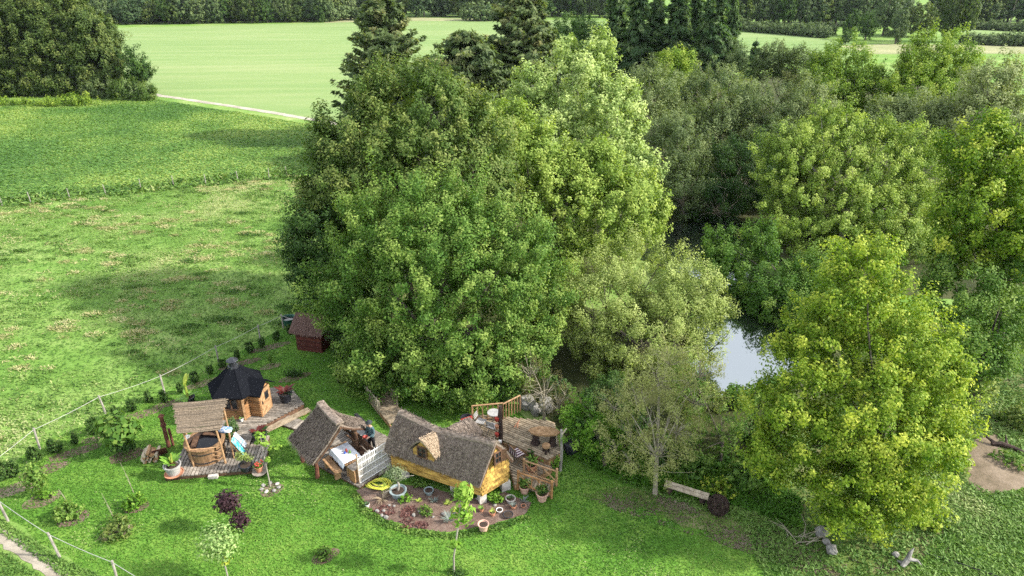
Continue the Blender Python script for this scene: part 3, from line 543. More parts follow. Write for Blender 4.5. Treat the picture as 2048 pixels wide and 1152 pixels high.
# conifers
def conifer_mesh(H, R, mat, seed, droop, whorls, per, leaf, twist=1.0, flat=0.0, gap=0.0):
    rng = np.random.default_rng(seed); P = []; N = []; T = []; TG = []; mb = MB()
    mb.tube([(0, 0, -0.2), (0, 0, H * 0.5), (0, 0, H * 0.98)], [R * 0.075, R * 0.05, 0.03], 7)
    for i in range(whorls):
        f = (i + rng.uniform(-0.3, 0.3)) / whorls; f = min(max(f, 0.0), 0.985); z = H * (0.06 + 0.93 * f)
        rr_ = R * ((1 - f) ** (0.8 - 0.4 * flat)) * rng.uniform(0.78, 1.12) + 0.15
        for k in range(per):
            if rng.random() < gap: continue
            a = rng.uniform(0, 6.28); L = rr_ * rng.uniform(0.7, 1.2) * (1 + 0.45 * mnoise.noise((math.cos(a) * 1.3 + seed, math.sin(a) * 1.3, z * 0.22))); n = int(18 + 44 * L / R * (R / 4))
            s = rng.random(n) ** 0.7; wv = 0.30 * L * s * (1.15 - s) * 2
            lat = rng.uniform(-1, 1, n) * wv; dz = droop * L * s + 0.22 * L * s ** 2 * twist + rng.normal(0, 0.10, n)
            ca, sa = math.cos(a), math.sin(a)
            P.append(np.column_stack([ca * L * s - sa * lat, sa * L * s + ca * lat, z + dz]))
            N.append(np.column_stack([ca * .7 + rng.normal(0, .6, n), sa * .7 + rng.normal(0, .6, n), .6 * np.ones(n)]))
            d = np.column_stack([ca - sa * lat * 0.8, sa + ca * lat * 0.8, np.full(n, droop + 0.3 * twist)]) + rng.normal(0, .25, (n, 3)); TG.append(d)
            T.append(np.full(n, 0.42 + 0.22 * rng.normal()) + 0.12 * rng.normal(size=n))
            if k % 3 == 0: mb.tube([(0, 0, z), (ca * L * .8, sa * L * .8, z + droop * L * .8 + 0.14 * L * twist)], [0.06, 0.015], 3)
    P = np.concatenate(P); N = np.concatenate(N); T = np.concatenate(T); TG = np.concatenate(TG)
    k = P[:, 2] > 0.1; P, N, T, TG = P[k], N[k], T[k], TG[k]; m = len(P)
    return P, N, T, TG, leaf * rng.uniform(0.7, 1.4, m), leaf * 0.34 * rng.uniform(0.7, 1.3, m), mb, rng
def conifer(name, label, px, Y, H, R, mat, seed, droop=-0.15, whorls=34, per=7, leaf=0.8, group=None, **k):
    root = thing(name, label, 'conifer', ((px - 1024) / FPX * (Y * math.cos(PITCH) + CAMH * math.sin(PITCH)), Y, 0), 0, group)
    P, N, T, TG, L, Wd, mb, rng = conifer_mesh(H, R, mat, seed, droop, whorls, per, leaf, **k)
    leaves('crown', P, N, L, Wd, T, mat, root, rng, TG); mb.build('trunk', BARK, root); return root
conifer('cedar_tree', 'dark cedar with layered ragged branches standing alone against the pale field', 782, 88, 17.6, 7.6, LM['cedar'], 5, -0.05, 44, 11, 0.85, twist=1.4, flat=0.35, gap=0.1)
conifer('cedar_tree', 'short flat-topped dark cedar between the two tall cedars', 935, 76, 14.2, 7.2, LM['cedar'], 6, -0.05, 34, 13, 0.8, twist=0.8, flat=0.8, gap=0.15)
conifer('cedar_tree', 'tall pyramidal cedar in front of the far end of the pale field', 1042, 84, 19.0, 6.8, LM['cedar'], 7, -0.06, 46, 12, 0.8, twist=1.1, flat=0.5, gap=0.08)
conifer('small_cedar', 'small dark cedar sprig left of the ragged evergreen at upper right', 1487, 92, 12.4, 1.8, LM['conifer'], 8, -0.1, 16, 6, 0.6)
SG = 'tall spruces behind the thicket'
sp = [(1222, 108, 19.5, 3.6, 'leftmost of the tall dark spruces, beside the evergreen dome'), (1262, 104, 20.0, 3.4, 'second spruce from the left in the tall dark row'), (1298, 110, 21.5, 3.8, 'third spruce from the left in the tall dark row'), (1338, 103, 20.5, 3.6, 'middle spruce of the tall dark row'), (1372, 108, 21.0, 3.6, 'third spruce from the right in the tall dark row'), (1405, 100, 20.0, 3.7, 'second spruce from the right in the tall dark row'), (1440, 106, 21.5, 3.0, 'thin grey spruce at the right end of the tall dark row')]
proto = conifer('spruce_tree', sp[0][4], sp[0][0], sp[0][1], 20, 3.7, LM['conifer'], 9, -0.28, 48, 10, 0.85, group=SG, twist=0.7)
proto2 = conifer('spruce_tree', sp[1][4], sp[1][0], sp[1][1], 20, 3.7, LM['conifer'], 10, -0.35, 46, 10, 0.85, group=SG, twist=0.9, gap=0.08)
for i, (px, Y, H, R, lb) in enumerate(sp[2:]):
    q = copytree([proto, proto2][i % 2], ((px - 1024) / FPX * (Y * math.cos(PITCH) + CAMH * math.sin(PITCH)), Y, 0), i * 1.7, (R / 3.6, R / 3.6, (H / 20) * (.86, 1.0, .9, 1.04, .8)[i]), lb)
# the far wood: copies of a few crowns
def wood_tree(name, label, seed, mat, H, R, group, tint):
    rng = np.random.default_rng(seed); root = thing(name, label, 'tree', (0, 0, 0), 0, group)
    lob = [(0, 0, H * 0.66, R * 0.8, R * 0.8, H * 0.32), (R * .45, -R * .2, H * .45, R * .6, R * .6, H * .25), (-R * .5, R * .1, H * .42, R * .6, R * .6, H * .26), (0.1 * R, -R * .5, H * .28, R * .6, R * .55, H * .24), (-.2 * R, R * .5, H * .4, R * .6, R * .55, H * .24)]
    P, N, T, CC = crown_arrays(lob, 0.16, 1.25, 42, rng, tint, 0.22); m = len(P)
    leaves('crown', P, N, 0.75 * rng.uniform(.7, 1.3, m), 0.5 * rng.uniform(.7, 1.3, m), T, mat, root, rng)
    mb = MB(); mb.tube([(0, 0, -.3), (0, 0, H * .4), (0.1, 0, H * .75)], [.4, .3, .1], 6); mb.build('trunk', BARK, root)
    return root
def pine_tree(label, seed, H, R, group):
    rng = np.random.default_rng(seed); root = thing('pine_tree', label, 'tree', (0, 0, 0), 0, group)
    lob = [(0, 0, H * .85, R * .6, R * .6, H * .14), (R * .3, 0, H * .66, R * .8, R * .7, H * .15), (-R * .3, 0.2, H * .5, R * .8, R * .9, H * .16), (R * .1, -.3, H * .3, R * .9, R * .9, H * .14)]
    P, N, T, CC = crown_arrays(lob, 0.25, 1.0, 34, rng, 0.55, 0.2); m = len(P)
    leaves('crown', P, N, 0.7 * rng.uniform(.7, 1.3, m), 0.3 * rng.uniform(.7, 1.3, m), T, LM['wood'], root, rng)
    mb = MB(); mb.tube([(0, 0, -.3), (0, 0, H * .8)], [.28, .12], 6); mb.build('trunk', TWIG, root)
    return root
WL = 'dark broadleaf tree in the wood along the far edge of the pale field'; WG = 'trees of the far wood'
PL = 'dark tree in the pine wood at the top of the frame behind the hedges'; PG = 'trees of the far pine wood'
protos = [wood_tree('wood_tree', WL, 100 + k, LM[m_], h_, r_, WG, t) for k, (m_, h_, r_, t) in enumerate((('wood', 15, 5.5, .3), ('oldoak', 14, 6.2, .5), ('wood', 17, 5, .65), ('dark', 13, 5, .6), ('oldoak', 16, 5.5, .3), ('wood', 12, 5.8, .5), ('grey', 12, 5, .3)))]
pines = [pine_tree(PL, 110, 16, 3.4, PG), pine_tree(PL, 111, 15, 3.2, PG)]
rw = random.Random(5); used = {id(p): False for p in protos + pines}
def putwood(plist, px, y, dY=0.0, s=1.0, label=None, group=None):
    p = rw.choice(plist); gpt = G(px, y); loc = (gpt.x * (1 + dY / gpt.y), gpt.y + dY, 0)
    sc = (s * rw.uniform(.75, 1.25), s * rw.uniform(.75, 1.25), s * rw.uniform(.75, 1.25))
    if not used[id(p)]:
        used[id(p)] = True; p.location = loc; p.scale = sc; q = p
    else: q = copytree(p, loc, rw.uniform(0, 6.28), sc)
    if label: q['label'] = label
    if group: q['group'] = group
    return q
x = 205.0
while x < 660:
    for r_ in range(3): putwood(protos, x + rw.uniform(-8, 8), 50 - (x - 205) * 0.012, r_ * 11 + rw.uniform(0, 5), (0.72, 1.0, 1.15)[r_] * 1.0)
    x += rw.uniform(15, 20)
x = 640.0
while x < 1250:
    for r_ in range(2): putwood(protos, x + rw.uniform(-10, 10), 36, r_ * 22 + rw.uniform(0, 16), 1.05)
    x += rw.uniform(20, 28)
x = 1440.0
while x < 1800:
    for r_ in range(3): putwood(pines if rw.random() < .75 else protos, x + rw.uniform(-8, 8), 54, r_ * 10 + rw.uniform(0, 5), 0.9)
    x += rw.uniform(13, 18)
x = 1880.0
while x < 2080:
    for r_ in range(2): putwood(protos + pines, x + rw.uniform(-8, 8), 50, r_ * 14 + rw.uniform(0, 8), 1.0)
    x += rw.uniform(16, 22)
HG = 'rounded bushes in the far hedge rows'; HL = 'rounded grey-green bush in the far hedge row beside the pale strips'
hb = [wood_tree('hedge_bush', HL, 120 + k, LM['wood'], 5, 4.2, HG, .75) for k in range(2)]
for h in hb: used[id(h)] = False; h['category'] = 'bush'
for xx, yy, s in [(660, 42, 1.1), (690, 40, 1.2), (720, 40, 1.1), (940, 41, 1.1), (965, 41, 1.4), (990, 41, 1.2)]: putwood(hb, xx, yy, 0, s)
for k in range(22): putwood(hb, 1462 + k * 9, 60 + k * 0.75, 0, 0.62)
for k in range(18): putwood(hb, 1600 + k * 8 if k < 8 else 1930 + (k - 8) * 14, 70 if k < 8 else 88 + (k - 8) * 0.5, 0, 0.6)
for k in range(12): putwood(hb, 1915 + k * 13, 57 + k * .6, 0, 0.6)
OL = 'separate round-headed tree standing among hedges at upper right'; OGp = 'round trees among the hedges'
for xx, yy, s in [(1700, 74, .5), (1730, 80, .55), (1765, 72, .75), (1800, 70, .8), (1835, 74, .75), (1790, 88, .5), (1690, 90, .4)]: putwood(protos, xx, yy, 0, s, OL, OGp)
q = putwood(protos, 1900, 84, 0, 1.1, 'tall pale green tree rising beside the dry meadow at upper right', OGp)

# ------------------------------------------------------------------ materials of the built things
THATCH = simple('thatch', (0.115, 0.090, 0.072), (0.245, 0.200, 0.166), 7, (1, 1, 2.2), 0.95, 0.5, 8)
NEWTHATCH = simple('new_thatch', (0.22, 0.16, 0.105), (0.42, 0.33, 0.235), 9, (1, 1, 2.2), 0.95, 0.9, 8)
DECKW = woodmat('deck_boards', (0.140, 0.122, 0.102), (0.300, 0.272, 0.240), (3, 3, 3), 2.2)
DECKY = woodmat('warm_deck_boards', (0.165, 0.128, 0.085), (0.345, 0.285, 0.205), (3, 3, 3), 2.0)
LOGW = woodmat('log_wall', (0.19, 0.095, 0.040), (0.36, 0.200, 0.088), (1, 1, 4), 3)
YELW = woodmat('yellow_boards', (0.20, 0.115, 0.030), (0.54, 0.355, 0.095), (1, 1, 3), 2.2)
REDW = woodmat('red_boards', (0.060, 0.016, 0.013), (0.125, 0.036, 0.026), (1, 1, 4), 4)
BROWNW = woodmat('brown_wood', (0.055, 0.030, 0.018), (0.14, 0.080, 0.050), (1, 1, 1), 6)
TANW = woodmat('tan_wood', (0.20, 0.115, 0.055), (0.40, 0.255, 0.140), (1, 1, 1), 6)
PALEW = woodmat('pale_wood', (0.28, 0.235, 0.175), (0.50, 0.44, 0.345), (1, 1, 1), 6)
REED = woodmat('reed_cane', (0.10, 0.078, 0.055), (0.24, 0.195, 0.145), (2, 2, 2), 9)
POLE = woodmat('peeled_pole', (0.23, 0.135, 0.070), (0.42, 0.270, 0.150), (1, 1, 1), 9)
GREYP = woodmat('grey_post', (0.16, 0.15, 0.135), (0.34, 0.325, 0.30), (1, 1, .3), 9)
STAVE = woodmat('tub_staves', (0.135, 0.078, 0.040), (0.29, 0.180, 0.095), (6, 6, .5), 2)
ROOFB = simple('black_shingle', (0.004, 0.005, 0.007), (0.012, 0.013, 0.017), 22, (1, 1, 1), 0.95, 0.2, spec=0.02)
METAL = simple('dark_metal', (0.045, 0.045, 0.05), (0.10, 0.10, 0.11), 12, (1, 1, 1), 0.4, 0.1, metal=0.7)
ZINC = simple('grey_metal', (0.030, 0.033, 0.04), (0.07, 0.075, 0.085), 8, (1, 1, 1), 0.4, 0.1, metal=0.6)
GLASSD = simple('dark_glass', (0.012, 0.014, 0.016), (0.03, 0.034, 0.04), 3, (1, 1, 1), 0.08, 0, spec=0.6)
TERRA = simple('terracotta', (0.36, 0.155, 0.085), (0.50, 0.245, 0.150), 9, (1, 1, 1), 0.85, 0.15)
PINKP = simple('pale_clay', (0.44, 0.27, 0.205), (0.58, 0.38, 0.30), 9, (1, 1, 1), 0.85, 0.15)
GREYPOT = simple('grey_pot', (0.26, 0.255, 0.25), (0.36, 0.35, 0.34), 7, (1, 1, 1), 0.75, 0.15)
BLUEPOT = simple('blue_grey_pot', (0.17, 0.22, 0.235), (0.27, 0.33, 0.34), 7, (1, 1, 1), 0.6, 0.1)
BLACKPOT = simple('black_pot', (0.012, 0.013, 0.018), (0.03, 0.032, 0.042), 7, (1, 1, 1), 0.5, 0.1)
WHITEP = simple('white_paint', (0.62, 0.62, 0.60), (0.78, 0.78, 0.76), 7, (1, 1, 1), 0.7, 0.1)
STONE = simple('stone', (0.135, 0.130, 0.120), (0.34, 0.33, 0.31), 4, (1, 1, 1), 0.95, 0.7, 7)
PALESTONE = simple('pale_stone', (0.34, 0.31, 0.275), (0.56, 0.53, 0.49), 5, (1, 1, 1), 0.95, 0.6, 7)
CLOTH = simple('pale_cloth', (0.60, 0.64, 0.72), (0.72, 0.75, 0.80), 3, (1, 1, 1), 0.85, 0.1)
GREENP = simple('green_plastic', (0.010, 0.055, 0.038), (0.022, 0.095, 0.066), 4, (1, 1, 1), 0.5, 0.05)
HOSE = simple('yellow_hose', (0.50, 0.52, 0.045), (0.66, 0.66, 0.10), 6, (1, 1, 1), 0.5, 0.05)
ROPE = simple('white_rope', (0.30, 0.30, 0.27), (0.44, 0.44, 0.41), 20, (1, 1, 1), 0.8, 0)
SOILM = simple('pot_soil', (0.022, 0.015, 0.011), (0.06, 0.043, 0.032), 14, (1, 1, 1), 1.0, 0.5)
CHAR = simple('charred_wood', (0.018, 0.012, 0.010), (0.065, 0.042, 0.034), 7, (1, 1, .4), 0.9, 0.5)
RUST = simple('rusty_steel', (0.055, 0.020, 0.014), (0.13, 0.050, 0.030), 9, (1, 1, 1), 0.85, 0.3)
BLACKF = simple('black_fabric', (0.008, 0.008, 0.010), (0.022, 0.022, 0.026), 9, (1, 1, 1), 0.9, 0.1)
REDP = simple('red_glaze', (0.24, 0.022, 0.018), (0.36, 0.05, 0.035), 8, (1, 1, 1), 0.5, 0.05)
TURQ = simple('turquoise_towel', (0.03, 0.26, 0.30), (0.22, 0.52, 0.55), 7, (1, 1, 1), 0.9, 0.1, mid=(0.45, 0.55))
BLUEW = simple('blue_white_towel', (0.12, 0.22, 0.42), (0.66, 0.70, 0.76), 9, (1, 1, 1), 0.9, 0.1, mid=(0.46, 0.54))
stm, nt, b = newmat('striped_blanket'); wv = nt.nodes.new('ShaderNodeTexWave'); wv.inputs['Scale'].default_value = 2.2; wv.bands_direction = 'X'
nt.links.new(mapping(nt), wv.inputs['Vector']); r = ramp(nt, [(0.15, (0.03, 0.03, 0.05)), (0.4, (0.22, 0.03, 0.05)), (0.62, (0.10, 0.09, 0.12)), (0.85, (0.52, 0.48, 0.46))]); nt.links.new(wv.outputs[0], r.inputs[0]); nt.links.new(r.outputs[0], b.inputs['Base Color']); b.inputs['Roughness'].default_value = 0.95

# ------------------------------------------------------------------ builders
def deck(name, label, poly, z, ang, pw=0.14, th=0.05, mat=None, cat='deck', skirt=True, group=None):
    c = sum((Vector(p[:2]) for p in poly), Vector((0, 0))) / len(poly); root = thing(name, label, cat, (c.x, c.y, 0), 0, group)
    ca, sa = math.cos(ang), math.sin(ang); q = [((p[0] - c.x) * ca + (p[1] - c.y) * sa, -(p[0] - c.x) * sa + (p[1] - c.y) * ca) for p in poly]
    mb = MB(); v = min(y for _, y in q) + pw / 2; vm = max(y for _, y in q); R = Matrix.Rotation(ang, 3, 'Z'); r = random.Random(len(poly) + int(c.x * 10))
    while v < vm:
        xs = []
        for i in range(len(q)):
            (x1, y1), (x2, y2) = q[i], q[(i + 1) % len(q)]
            if (y1 > v) != (y2 > v): xs.append(x1 + (v - y1) / (y2 - y1) * (x2 - x1))
        xs.sort()
        for a, b_ in zip(xs[::2], xs[1::2]):
            if b_ - a > 0.1:
                w = Vector(((a + b_) / 2, v, 0)); w = R @ w; mb.box((w.x, w.y, z - th / 2 + r.uniform(-.004, .004)), (b_ - a + r.uniform(-.03, .03), pw - 0.034, th), ang + r.uniform(-.004, .004))
        v += pw
    mb.build('boards', mat or DECKW, root)
    if skirt:
        mb = MB(); n = len(poly)
        for i in range(n):
            a, b_ = Vector(poly[i][:2]) - c, Vector(poly[(i + 1) % n][:2]) - c; a *= 0.985; b_ *= 0.985
            mb.beam((a.x, a.y, z / 2 - th / 2 - 0.005), (b_.x, b_.y, z / 2 - th / 2 - 0.005), 0.05, max(0.04, z - th - 0.02))
        mb.build('frame', BROWNW if mat is None else TANW, root)
    return root
def grid_slab(mb, f, nu, nv, th, amp=0.03, seed=0, nrm=None):
    """thatch-like slab over f(u,v); rough top, real thickness."""
    T = []; 
    for i in range(nu + 1):
        for j in range(nv + 1):
            p = Vector(f(i / nu, j / nv)); p.z += amp * mnoise.noise(p * 2.5 + Vector((seed, 0, 0))) + amp * 0.7 * mnoise.noise(p * 9 + Vector((0, seed, 0))); T.append(p)
    n = len(T); dn = Vector((0, 0, -th)) if nrm is None else Vector(nrm) * -th
    vs = T + [p + dn for p in T]; fs = []; W_ = nv + 1
    for i in range(nu):
        for j in range(nv):
            a, b_, c, d = i * W_ + j, (i + 1) * W_ + j, (i + 1) * W_ + j + 1, i * W_ + j + 1
            fs.append((a, b_, c, d)); fs.append((n + d, n + c, n + b_, n + a))
    for i in range(nu):
        for j in (0, nv): a, b_ = i * W_ + j, (i + 1) * W_ + j; fs.append((a, b_, n + b_, n + a))
    for j in range(nv):
        for i in (0, nu): a, b_ = i * W_ + j, i * W_ + j + 1; fs.append((a, b_, n + b_, n + a))
    mb.add(vs, fs)
def straws(mb, f, n, seed, L=0.28, w=0.014, lift=0.02, over=0.06):
    r = random.Random(seed)
    for k in range(n):
        u, v = r.random(), r.uniform(0, 1 + over); vv = min(v, 1.0); p = Vector(f(u, vv)); q = Vector(f(u, max(0, vv - 0.05))); d = (p - q).normalized()
        if v > 1: p = p + d * r.uniform(0, .08)
        d = (d + Vector((r.gauss(0, .16), r.gauss(0, .16), r.gauss(0, .08)))).normalized(); s = d.cross(Vector((0, 0, 1))).normalized(); l = L * r.uniform(.5, 1.2)
        p.z += lift * r.uniform(.3, 1.6); a = p - d * l * .5; e = p + d * l * .5 + Vector((0, 0, .012))
        mb.add([a - s * w, a + s * w, e + s * w * .6, e - s * w * .6], [(0, 1, 2, 3)])
def blades(mb, c, n, L, w, seed, up=0.8, curl=0.6, seg=4, spread=1.0):
    """long arching leaves from one point"""
    r = random.Random(seed)
    for k in range(n):
        a = r.uniform(0, 6.28); e = up * r.uniform(.7, 1.2); d = Vector((math.cos(a) * spread, math.sin(a) * spread, e)).normalized(); l = L * r.uniform(.65, 1.15); p = Vector(c); s = Vector((-math.sin(a), math.cos(a), 0)); vs = []; fs = []
        for i in range(seg + 1):
            t = i / seg; ww = w * (0.35 + 1.3 * math.sin(math.pi * min(1, t * .85 + .12))) * .6 * (1 if t < 1 else .15)
            vs += [p - s * ww, p + Vector((0, 0, -.12 * ww)), p + s * ww]; p = p + d * l / seg; d = (d + Vector((math.cos(a) * .25, math.sin(a) * .25, -curl)) / seg).normalized()
        for i in range(seg):
            o = i * 3; fs += [(o, o + 3, o + 4, o + 1), (o + 1, o + 4, o + 5, o + 2)]
        mb.add(vs, fs)
def plainleaf(name, c1, c2): 
    m = simple(name, c1, c2, 6, (1, 1, 1), 0.5, 0.0); nt = m.node_tree; b = nt.nodes['Principled BSDF']
    tr = nt.nodes.new('ShaderNodeBsdfTranslucent'); nt.links.new(b.inputs['Base Color'].links[0].from_socket, tr.inputs[0]); ms = nt.nodes.new('ShaderNodeMixShader'); ms.inputs[0].default_value = 0.3
    nt.links.new(b.outputs[0], ms.inputs[1]); nt.links.new(tr.outputs[0], ms.inputs[2]); nt.links.new(ms.outputs[0], nt.nodes['Material Output'].inputs[0]); return m
PLEAF = plainleaf('big_leaf', (0.09, 0.22, 0.02), (0.20, 0.36, 0.05)); PRED = plainleaf('red_big_leaf', (0.07, 0.012, 0.012), (0.13, 0.03, 0.022)); PDARK = plainleaf('dark_big_leaf', (0.02, 0.06, 0.018), (0.05, 0.11, 0.03)); PGREY = plainleaf('grey_big_leaf', (0.12, 0.15, 0.13), (0.22, 0.26, 0.23)); PYEL = plainleaf('yellow_big_leaf', (0.22, 0.30, 0.04), (0.36, 0.42, 0.09)); PSED = plainleaf('sedum_leaf', (0.085, 0.036, 0.032), (0.165, 0.075, 0.062)); PFLW = plainleaf('red_flower', (0.42, 0.05, 0.04), (0.55, 0.12, 0.09))
def pot(root, mat, r, h, soil=True, sq=(1, 1), rim=0.02):
    mb = MB(); mb.smooth = False
    mb.lathe((0, 0, 0), [(r * .70, 0), (r * .96, h * .84), (r * 1.06, h * .85), (r * 1.08, h), (r * .94, h), (r * .90, h * .88)], 20, sq)
    mb.build('pot', mat, root); m2 = MB(); m2.lathe((0, 0, h * .86), [(r * .905, 0), (r * .5, .02), (0.01, .03)], 16, sq); m2.build('soil', SOILM, root)
def potted(name, label, loc, potmat, r, h, fol, cat='potted plant', group=None):
    root = thing(name, label, cat, loc, 0, group); pot(root, potmat, r, h)
    for nm, fn, mt in fol:
        mb = MB(); fn(mb); mb.build(nm, mt, root)
    return root
def leafball(root, c, rad, n, leaf, mat, seed, tint=.45, name='foliage', lw=.6):
    rng = np.random.default_rng(seed); d = unit(rng.normal(size=(n, 3)) + .55 * rng.normal(size=(max(3, n // 30), 3))[rng.integers(0, max(3, n // 30), n)]) * rng.uniform(.75, 1.2, (n, 1)); q = rng.random((n, 1)) ** .4; P = d * q * np.array(rad) + np.array(c); P[:, 2] = np.maximum(P[:, 2], .02)
    return leaves(name, P, d + .6 * unit(rng.normal(size=(n, 3))) + np.array([0, 0, .4]), leaf * rng.uniform(.7, 1.3, n), leaf * lw * rng.uniform(.7, 1.3, n), tint + .2 * rng.normal(size=n), mat, root, rng)

# ------------------------------------------------------------------ grill hut and its deck
deck('hut_deck', 'grey timber deck that carries the black roofed grill hut', [(-15.2, 28.0), (-14.4, 29.9), (-11.5, 30.0), (-10.4, 28.55), (-12.0, 26.55), (-13.6, 26.25)], 0.32, 0.08)
H0 = Vector((-13.38, 28.15, 0.32)); hut = thing('grill_hut', 'small wooden grill hut with black faceted roof and metal chimney cap', 'hut', H0)
def hexp(R, z, off=0.0): return [Vector((R * math.cos(math.radians(60 * k - 60 + off)), R * math.sin(math.radians(60 * k - 60 + off)), z)) for k in range(6)]
HR = 1.22
mb = MB()
lo = hexp(HR, 0)
for lvl in range(11):
    for k in range(6):
        a, b_ = lo[k], lo[(k + 1) % 6]; e = (b_ - a).normalized() * 0.05; z = 0.065 + lvl * 0.13
        if 5 <= lvl <= 8 and k == 5:       # the window bay
            m1, m2 = a.lerp(b_, .24), a.lerp(b_, .76)
            mb.tube([a - e + Vector((0, 0, z)), m1 + Vector((0, 0, z))], .068, 6); mb.tube([m2 + Vector((0, 0, z)), b_ + e + Vector((0, 0, z))], .068, 6); continue
        mb.tube([a - e + Vector((0, 0, z)), b_ + e + Vector((0, 0, z))], .068, 6)
mb.build('wall', LOGW, hut)
mb = MB()
for p in lo: mb = MB(); mb.box((p.x * 1.03, p.y * 1.03, .7), (.12, .12, 1.42), math.atan2(p.y, p.x)); mb.build('corner_post', TANW, hut)
a, b_ = lo[5], lo[0]; wc = (a + b_) / 2; nn = Vector((wc.x, wc.y, 0)).normalized(); tt = (b_ - a).normalized(); wa = math.atan2(tt.y, tt.x)
wnd = MB()
for dz in (-.3, .3): wnd.box((wc.x + nn.x * .05, wc.y + nn.y * .05, .91 + dz), (.74, .10, .06), wa)
for dx in (-.35, 0, .35): w = wc + tt * dx + nn * .05; wnd.box((w.x, w.y, .91), (.055, .09, .54), wa)
w_ = wnd.build('window', BROWNW, hut)
g_ = MB(); g_.box((wc.x + nn.x * .02, wc.y + nn.y * .02, .91), (.64, .03, .54), wa); g_.build('pane', GLASSD, w_)
rf = MB(); ev = [hexp(1.62, 1.42), hexp(1.0, 1.84), hexp(.34, 2.40), hexp(.20, 2.50)]
for i in range(3):
    for k in range(6):
        a, b_ = ev[i][k], ev[i][(k + 1) % 6]; c, d = ev[i + 1][(k + 1) % 6], ev[i + 1][k]; rf.add([a, b_, c, d], [(0, 1, 2, 3)])
for k in range(6):
    a, b_ = ev[0][k], ev[0][(k + 1) % 6]; dn = Vector((0, 0, -.07)); rf.add([a, b_, b_ + dn, a + dn], [(3, 2, 1, 0)]); rf.add([Vector((0, 0, 1.62)), a + dn, b_ + dn], [(0, 2, 1)])
    for i in range(3): rf.tube([ev[i][k], ev[i + 1][k]], .022, 4)
roof = rf.build('roof', ROOFB, hut)
ch = MB(); ch.lathe((0, 0, 2.40), [(.30, 0), (.27, .12), (.20, .13), (.20, .30)], 12); ch.lathe((0, 0, 2.80), [(.12, -.12), (.33, 0), (.31, .02), (.12, .12), (.05, .14)], 8); ch.build('chimney', ZINC, roof)
hut.scale = (.88, .88, .98)
# entrance bay on the right
ang = math.radians(-12); ex = Vector((math.cos(ang), math.sin(ang), 0)); ey = Vector((-ex.y, ex.x, 0))
eb = MB()
for s in (-1, 1):
    for lvl in range(11): z = .065 + lvl * .13; eb.tube([ex * 1.0 + ey * .5 * s + Vector((0, 0, z)), ex * 1.62 + ey * .5 * s + Vector((0, 0, z))], .066, 6)
eb.add([ex * 1.60 - ey * .5 + Vector((0, 0, 1.42)), ex * 1.60 + ey * .5 + Vector((0, 0, 1.42)), ex * 1.60 + Vector((0, 0, 1.86))], [(0, 1, 2)])
eb.build('entrance_bay', LOGW, hut)
er = MB()
for s in (-1, 1):
    p = [ex * 0.55 + Vector((0, 0, 1.95)), ex * 1.86 + Vector((0, 0, 1.95)), ex * 1.86 + ey * .78 * s + Vector((0, 0, 1.36)), ex * 0.7 + ey * .78 * s + Vector((0, 0, 1.36))]; q = [v - Vector((0, 0, .06)) for v in p]
    er.add(p + q, [(0, 1, 2, 3), (7, 6, 5, 4), (0, 4, 5, 1), (1, 5, 6, 2), (2, 6, 7, 3), (3, 7, 4, 0)])
er.build('entrance_roof', ROOFB, hut)
dr = MB(); dr.box(ex * 1.61 + Vector((0, 0, .68)), (.06, .96, 1.34), ang); d_ = dr.build('door', TANW, hut)
dr = MB(); dr.box(ex * 1.655 + ey * .12 + Vector((0, 0, .95)), (.02, .34, .42), ang); dr.build('pane', GLASSD, d_); dr = MB(); dr.box(ex * 1.67 - ey * .36 + Vector((0, 0, .75)), (.04, .05, .16), ang); dr.build('handle', METAL, d_)
trl = thing('plant_trellis', 'dark red triangular trellis leaning on the front wall of the grill hut', 'trellis', G(476, 838, .33), wa)
mb = MB(); mb.tube([(-.34, 0, 0), (0, .16, .95)], .028, 5); mb.tube([(.34, 0, 0), (0, .16, .95)], .028, 5)
for t in (.1, .3, .5, .7): mb.tube([(-.34 * (1 - t), .16 * t, .95 * t), (.34 * (1 - t), .16 * t, .95 * t)], .018, 4)
mb.build('slats', RUST, trl); leafball(trl, (.02, .0, .35), (.2, .08, .3), 90, .09, LM['dark'], 3)
potted('white_bucket', 'little white pot at the foot of the dark red trellis', G(481, 838, .33) + Vector((.12, -.16, 0)), WHITEP, .09, .16, [('foliage', lambda m: blades(m, (0, 0, .14), 8, .16, .03, 2), PLEAF)])
bush('dark_conifer_bush', 'small dark feathery bush between the hot tub and the grill hut', G(460, 872, .22), .42, 1.0, LM['conifer'], .12, 900, 31, .4, tint=.5)
st = thing('deck_step', 'long low timber step along the front edge of the hut deck', 'step', G(566, 842, .1)); mb = MB()
p0, p1 = Vector((-12.0, 26.35, 0)) - st.location, Vector((-10.15, 28.35, 0)) - st.location
for k in range(2): o = Vector((.10, -.09, 0)) * (k * 1.5); mb.beam((p0.x + o.x, p0.y + o.y, .16 - st.location.z), (p1.x + o.x, p1.y + o.y, .16 - st.location.z), .17, .05)
mb.build('tread', DECKY, st); mb = MB()
for t in (.1, .5, .9): q = p0.lerp(p1, t); mb.box((q.x + .05, q.y - .05, .065 - st.location.z), (.2, .2, .13), .8)
mb.build('support', TANW, st)
a, b_ = G(556, 836, .1), G(625, 858, .1); d = (b_ - a).normalized(); n_ = Vector((-d.y, d.x, 0)) * .36
deck('boardwalk', 'short boardwalk across the grass from hut deck to thatched pavilion', [a - n_, b_ - n_, b_ + n_, a + n_], .12, math.atan2(d.y, d.x) + math.pi / 2, .13, .04, None, 'boardwalk')
ab = thing('arched_bridge', 'short arched plank ramp joining the hut deck to the tub deck', 'ramp', (-12.35, 25.9, 0)); mb = MB(); dd = Vector((.22, .97, 0)).normalized(); aa = math.atan2(dd.y, dd.x)
